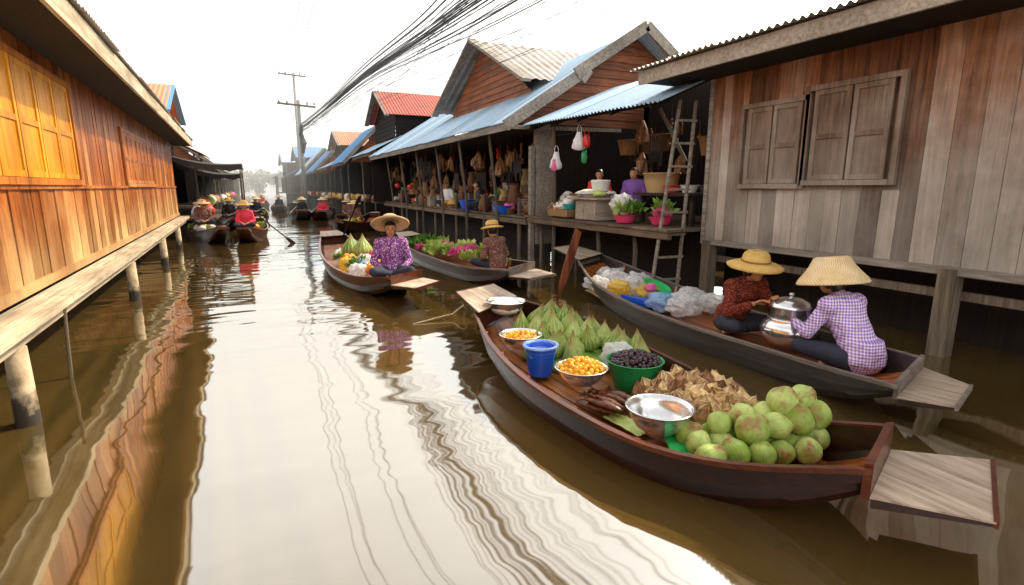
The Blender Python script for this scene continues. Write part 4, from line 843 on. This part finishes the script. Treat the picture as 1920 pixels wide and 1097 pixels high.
for bi,(x,y,l,an,lab,hm) in enumerate(FB):
    for k in range(16 if bi<1 else 9):
        a_=ru(-.42,.42)*l;x_=x+math.sin(an)*a_+ru(-.22,.22);y_=y+math.cos(an)*a_
        if abs(a_)<.3 and bi>0: continue
        if bi==1 and y_<19.4: continue
        q=rnd();rr=ru(.10,.17)
        if q<.3: dup(lb2,(x_,y_,.34),ru(0,6),.8)
        elif q<.4: dup(fl,(x_,y_,.36),ru(0,6),.9)
        else: crumple('produce_heap','colourful produce heap in a boat','produce',(x_,y_,.34+ru(0,.08)),(rr,rr,rr*.8),random.choice((M_or,M_straw1,M_gold,M_white,M_leaf2,M_bask2,M_parcel)),group='produce heaps in boats',n=14)
# ------------------------------------------------------------------ stall goods
def basket(loc,r,h,mat,label,top=1.1):
    m=MB();m.lathe([(r*.8,0),(r*.95,h*.5),(r*top,h),(r*top+.015,h),(r*top+.015,h+.02),(r*top-.01,h+.02),(r*.9,h*.5),(.001,.02)],(0,0,0),28,closed=False);o=single('basket',label,'basket',m,mat,base=(0,0,0),smooth=True);o.location=loc;return o
T=Thing('wooden_crate_table','pale wooden crate used as a table at the stall edge','table',(6.0,8.75,1.06))
m=MB();planksV(m,(5.72,0,0),(0,1,0),(-1,0,0),8.45,9.15,1.08,1.46,.35,.02);m.box(5.72,6.3,8.45,9.15,1.08,1.46);T.part('crate',m,M_paleX)
m=MB();m.box(5.62,6.4,8.3,9.35,1.465,1.50);T.part('table_top',m,M_paleX)
m=MB();m.lathe([(.15,0),(.18,.17),(.19,.18),(.19,.2),(.17,.21),(.001,.215)],(0,0,0),28,closed=False);o=single('bucket','white plastic bucket with lid on the crate table','bucket',m,M_white,base=(0,0,0),smooth=True);o.location=(6.0,8.75,1.62)
bowl('bowl','wide aluminium tray bowl on the crate table','bowl',(5.95,8.8,1.50),.34,.07,M_steel,.8)
crumple('produce_heap','white noodles and herbs heaped on the tray','produce',(5.88,9.0,1.58),(.22,.2,.07),M_rice);crumple('produce_heap','green herbs heaped on the tray','produce',(5.82,8.55,1.58),(.12,.14,.06),M_leaf2)
basket((6.1,9.75,1.06),.22,.30,M_bask,'tall brown wicker basket holding a pot');bowl('pot','aluminium pot on a wicker basket','pot',(6.1,9.75,1.38),.26,.13,M_steel,.6)
m=MB();m.box(5.62,6.1,9.35,10.1,1.1,1.24);single('crate','low dark crate of goods on the stall floor','crate',m,M_bask)
crumple('produce_heap','bagged greens and white radish on a crate','produce',(5.8,9.9,1.3),(.15,.22,.08),M_white);bowl('basin','teal plastic basin on a crate','basin',(5.85,9.6,1.25),.16,.1,M_teal,.7)
bowl('basin','pink plastic basin of vegetables','basin',(5.85,7.75,1.08),.2,.13,M_pink,.7);dup(lb2,(5.85,7.75,1.25),1,1.1,label='lettuce in a pink basin',group='lettuce heads');dup(lb,(5.95,7.6,1.3),2,.9,label='green herbs in a pink basin',group='vegetable bunches')
crumple('plastic_bag','clear plastic bag of vegetables on the basin','plastic bag',(5.85,7.85,1.40),(.18,.2,.17),M_bag,amp=.5,hf=.14)
bowl('basin','pink plastic basin of greens near the ladder','basin',(6.1,7.1,1.08),.2,.12,M_pink,.7);dup(fl,(6.1,7.1,1.22),1,1.2,label='pink flowers in a basin',group='pink flower bunches');dup(lb,(6.15,7.1,1.3),2,1,label='green herbs near the ladder',group='vegetable bunches')
basket((6.5,7.6,1.60),.3,.32,M_bask2,'large tan wicker basket inside the stall',1.05)
m=MB();m.box(6.2,7.6,6.6,8.0,1.55,1.6);m.box(6.35,6.42,6.65,6.72,1.06,1.55);m.box(6.35,6.42,7.9,7.97,1.06,1.55);m.box(7.4,7.5,7.8,7.9,1.06,1.55);single('stall_shelf','dark wooden shelf inside the stall','shelf',m,M_darkY)
for i,(x,y,mt) in enumerate(((6.4,7.2,M_red),(6.5,6.9,M_white),(7.2,7.2,M_steel))): bowl('basin','small basin on the stall shelf','basin',(x,y,1.605),.15,.12,mt,.7)
for i in range(18):
    x,y=ru(5.75,6.6),ru(9.1,10.8);crumple('bagged_goods','small bagged goods on the stall floor','produce',(x,y,1.2+ru(0,.3)),(.12,.13,.12),random.choice((M_white,M_ybag,M_bag,M_leaf2,M_parcel,M_bask,M_bag)),n=14,group='bagged goods on the stall')
def hangbag(x,y,z,mat,h=.3,label='white plastic bag hanging from a line',w=1.0):
    T=Thing('hanging_bag',label,'plastic bag',(x,y,z));m=MB();o_=V((ru(0,9),0,0))
    m.lathe([(.003,.0),(.08*w,.012),(.115*w,.05),(.115*w,.12),(.095*w,.18),(.07*w,.24),(.045*w,h)],(x,y,z),22,closed=False,wob=lambda a,zz:.45*noise.noise(V((math.cos(a)*1.6,math.sin(a)*1.6,zz*9))+o_)+.08*math.sin(a*9));T.part('bag',m,mat,smooth=True)
    for s_ in (-1,1):
        m=MB();m.tube([(x+s_*.04,y,z+h-.02),(x+s_*.05,y,z+h+.06),(x+s_*.01,y,z+h+.13)],[.018,.012,.008],6,.4);T.part('handle',m,mat)
    return T
hangbag(5.7,9.95,2.05,M_swhite,.36);hangbag(5.62,8.95,2.38,M_swhite,.34);hangbag(5.66,8.75,2.42,M_red,.24,'small red plastic bag hanging from a line',.6);hangbag(5.68,8.85,2.14,M_green,.2,'green plastic bag hanging from a line',.45);hangbag(5.64,9.92,2.02,M_pinkf,.14,'small pink bag hanging at the post',.5)
m=MB();m.tube([(5.72,10.05,2.75),(5.66,9.3,2.72),(5.6,8.7,2.92)],.006,5);single('rope','thin rope strung between the stall posts','rope',m,M_rope)
M_dry=plain('dried_goods',(.16,.055,.02),.6,0,.5,20)
def strings(kind):
    hm=MB()
    if kind==0:
        for k in range(7): hm.ball((ru(-.03,.03),ru(-.03,.03),-.07*k),(ru(.02,.045),ru(.02,.04),ru(.03,.05)),8)
    elif kind==1:
        for k in range(8): a_=ru(0,6);hm.tube([(0,0,.0),(.05*math.cos(a_),.05*math.sin(a_),-.12),(.09*math.cos(a_),.09*math.sin(a_),-ru(.25,.4))],[.004,.018,.006],5)
    elif kind==2: hm.lathe([(.02,-.45),(.12,-.40),(.10,-.15),(.02,0)],(0,0,0),10,wob=lambda a,z:.25*math.sin(3*a+z*9))
    elif kind==3:
        for k in range(5): hm.box(-.12+k*.05,-.08+k*.05,-.01,.01,-ru(.3,.6),0)
    else:
        for k in range(6): hm.ball((ru(-.05,.05),ru(-.05,.05),-.05*k),(.05,.05,.04),8)
    hm.tube([(0,0,.3),(0,0,-.3)],.004,4);return hm
HS=[]
for k,mt in enumerate((M_dry,M_bask,M_parcel2,M_cloth,M_red)):
    o=single('hanging_string','string of dried goods hanging in the dark stall','hanging goods',strings(k),mt,base=(0,0,0),group='strings of goods hanging in stalls');o.location=(5.9+k*.3,12+k,2.7);HS.append(o)
for i in range(110): dup(random.choice(HS[:4] if rnd()<.92 else HS),(ru(5.5,7.8),ru(11.4,25.0),ru(2.1,2.95)),ru(0,6),ru(.5,1.3))
for i in range(18): dup(random.choice(HS[:4]),(ru(6.4,8.2),ru(7,10.5),ru(2.3,3.0)),ru(0,6),ru(.7,1.2))
for i in range(4): basket((ru(7.0,8),ru(7.2,10.3),2.2+ru(0,.3)),.22,.3,M_bask,'wicker basket hanging in the dark stall')
bk=basket((5.9,11.7,1.03),.2,.12,M_bask,'shallow wicker basket of stall goods');bk["group"]='baskets along the stall platform'
cols=(M_or,M_straw1,M_gold,M_leaf2,M_white,M_bask2,M_fish,M_pinkf,M_parcel,M_ybag,M_bag,M_parcel2,M_red,M_bask,M_dry,M_dry,M_fish)
y=11.4;i=0
while y<25.5:
    for x0 in (5.78,6.12,6.45,6.75):
        q=rnd();x=x0+ru(-.08,.08);yy=y+ru(-.15,.15);z=1.03+max(0,(x0-5.78))*.45
        if x0<5.9 and rnd()<.35: continue
        if q<.42:
            if not(i==0): dup(bk,(x,yy,z),ru(0,6),ru(.75,1.25))
            crumple('produce_heap','heap of produce in a stall basket','produce',(x,yy,z+.14),(.16,.16,ru(.08,.16)),random.choice(cols),group='produce heaps on stall baskets',n=14,amp=.5)
        elif q<.56: bowl('basin','coloured plastic basin on the stall','basin',(x,yy,z),ru(.15,.24),ru(.12,.3),random.choice((M_blue,M_pink,M_green,M_steel,M_bask2,M_steel)),.7)
        elif q<.64: dup(lb2,(x,yy,z+.1),ru(0,6),1.1,group='vegetable bunches')
        elif q<.80:
            h=ru(.15,.4);m=MB();m.box(x-.16,x+.16,yy-.18,yy+.18,z,z+h);m.box(x-.18,x+.18,yy-.20,yy+.20,z+h+.001,z+h+.03);single('crate','small wooden crate on the stall platform','crate',m,random.choice((M_deck,M_paleX,M_gable,M_dark)),group='crates on the stall platform')
        elif q<.92:
            m=MB();h=ru(.4,.75);m.lathe([(.12,0),(.17,h*.15),(.16,h*.6),(.10,h*.85),(.13,h)],(x,yy,z),12,wob=lambda a,zz:.12*math.sin(a*3+zz*9));single('sack','bulging sack of goods standing on the stall','sack',m,random.choice((M_bask2,M_bask,M_dry,M_parcel)),smooth=True,group='sacks of goods on the stalls')
        i+=1
    y+=.44
m=MB();m.box(6.1,6.9,11.6,24.6,1.0,1.20);m.box(6.45,6.95,11.6,24.6,1.20,1.40);single('display_bench','stepped wooden bench displaying stall goods','bench',m,M_darkY)
bowl('basin','large blue plastic basin at the stall edge','basin',(5.75,12.7,1.03),.32,.2,M_blue,.7)
for (y0,y1,xf,s) in ((26.6,62,4.9,1),(21.6,50,-1.9,-1)):
    y=y0
    while y<y1:
        xx=(xf-(y-26)*.027+.55) if s>0 else xf-.05
        crumple('produce_heap','colourful goods on a distant stall','produce',(xx+ru(-.2,.3),y,1.1 if s>0 or y>24.5 else .85),(.2,.28,.2),random.choice(cols),group='goods on distant stalls',n=10);y+=ru(.35,.8)
for (x,y,z) in ((5.6,21.5,1.6),(5.5,23.2,1.65)):
    m=MB();m.lathe([(.05,0),(.10,.05),(.12,.11),(.10,.17),(.04,.2)],(0,0,0),14);o=single('red_lantern','round red lantern on the stall edge','lantern',m,M_red,base=(0,0,0),smooth=True);o.location=(x,y,z)
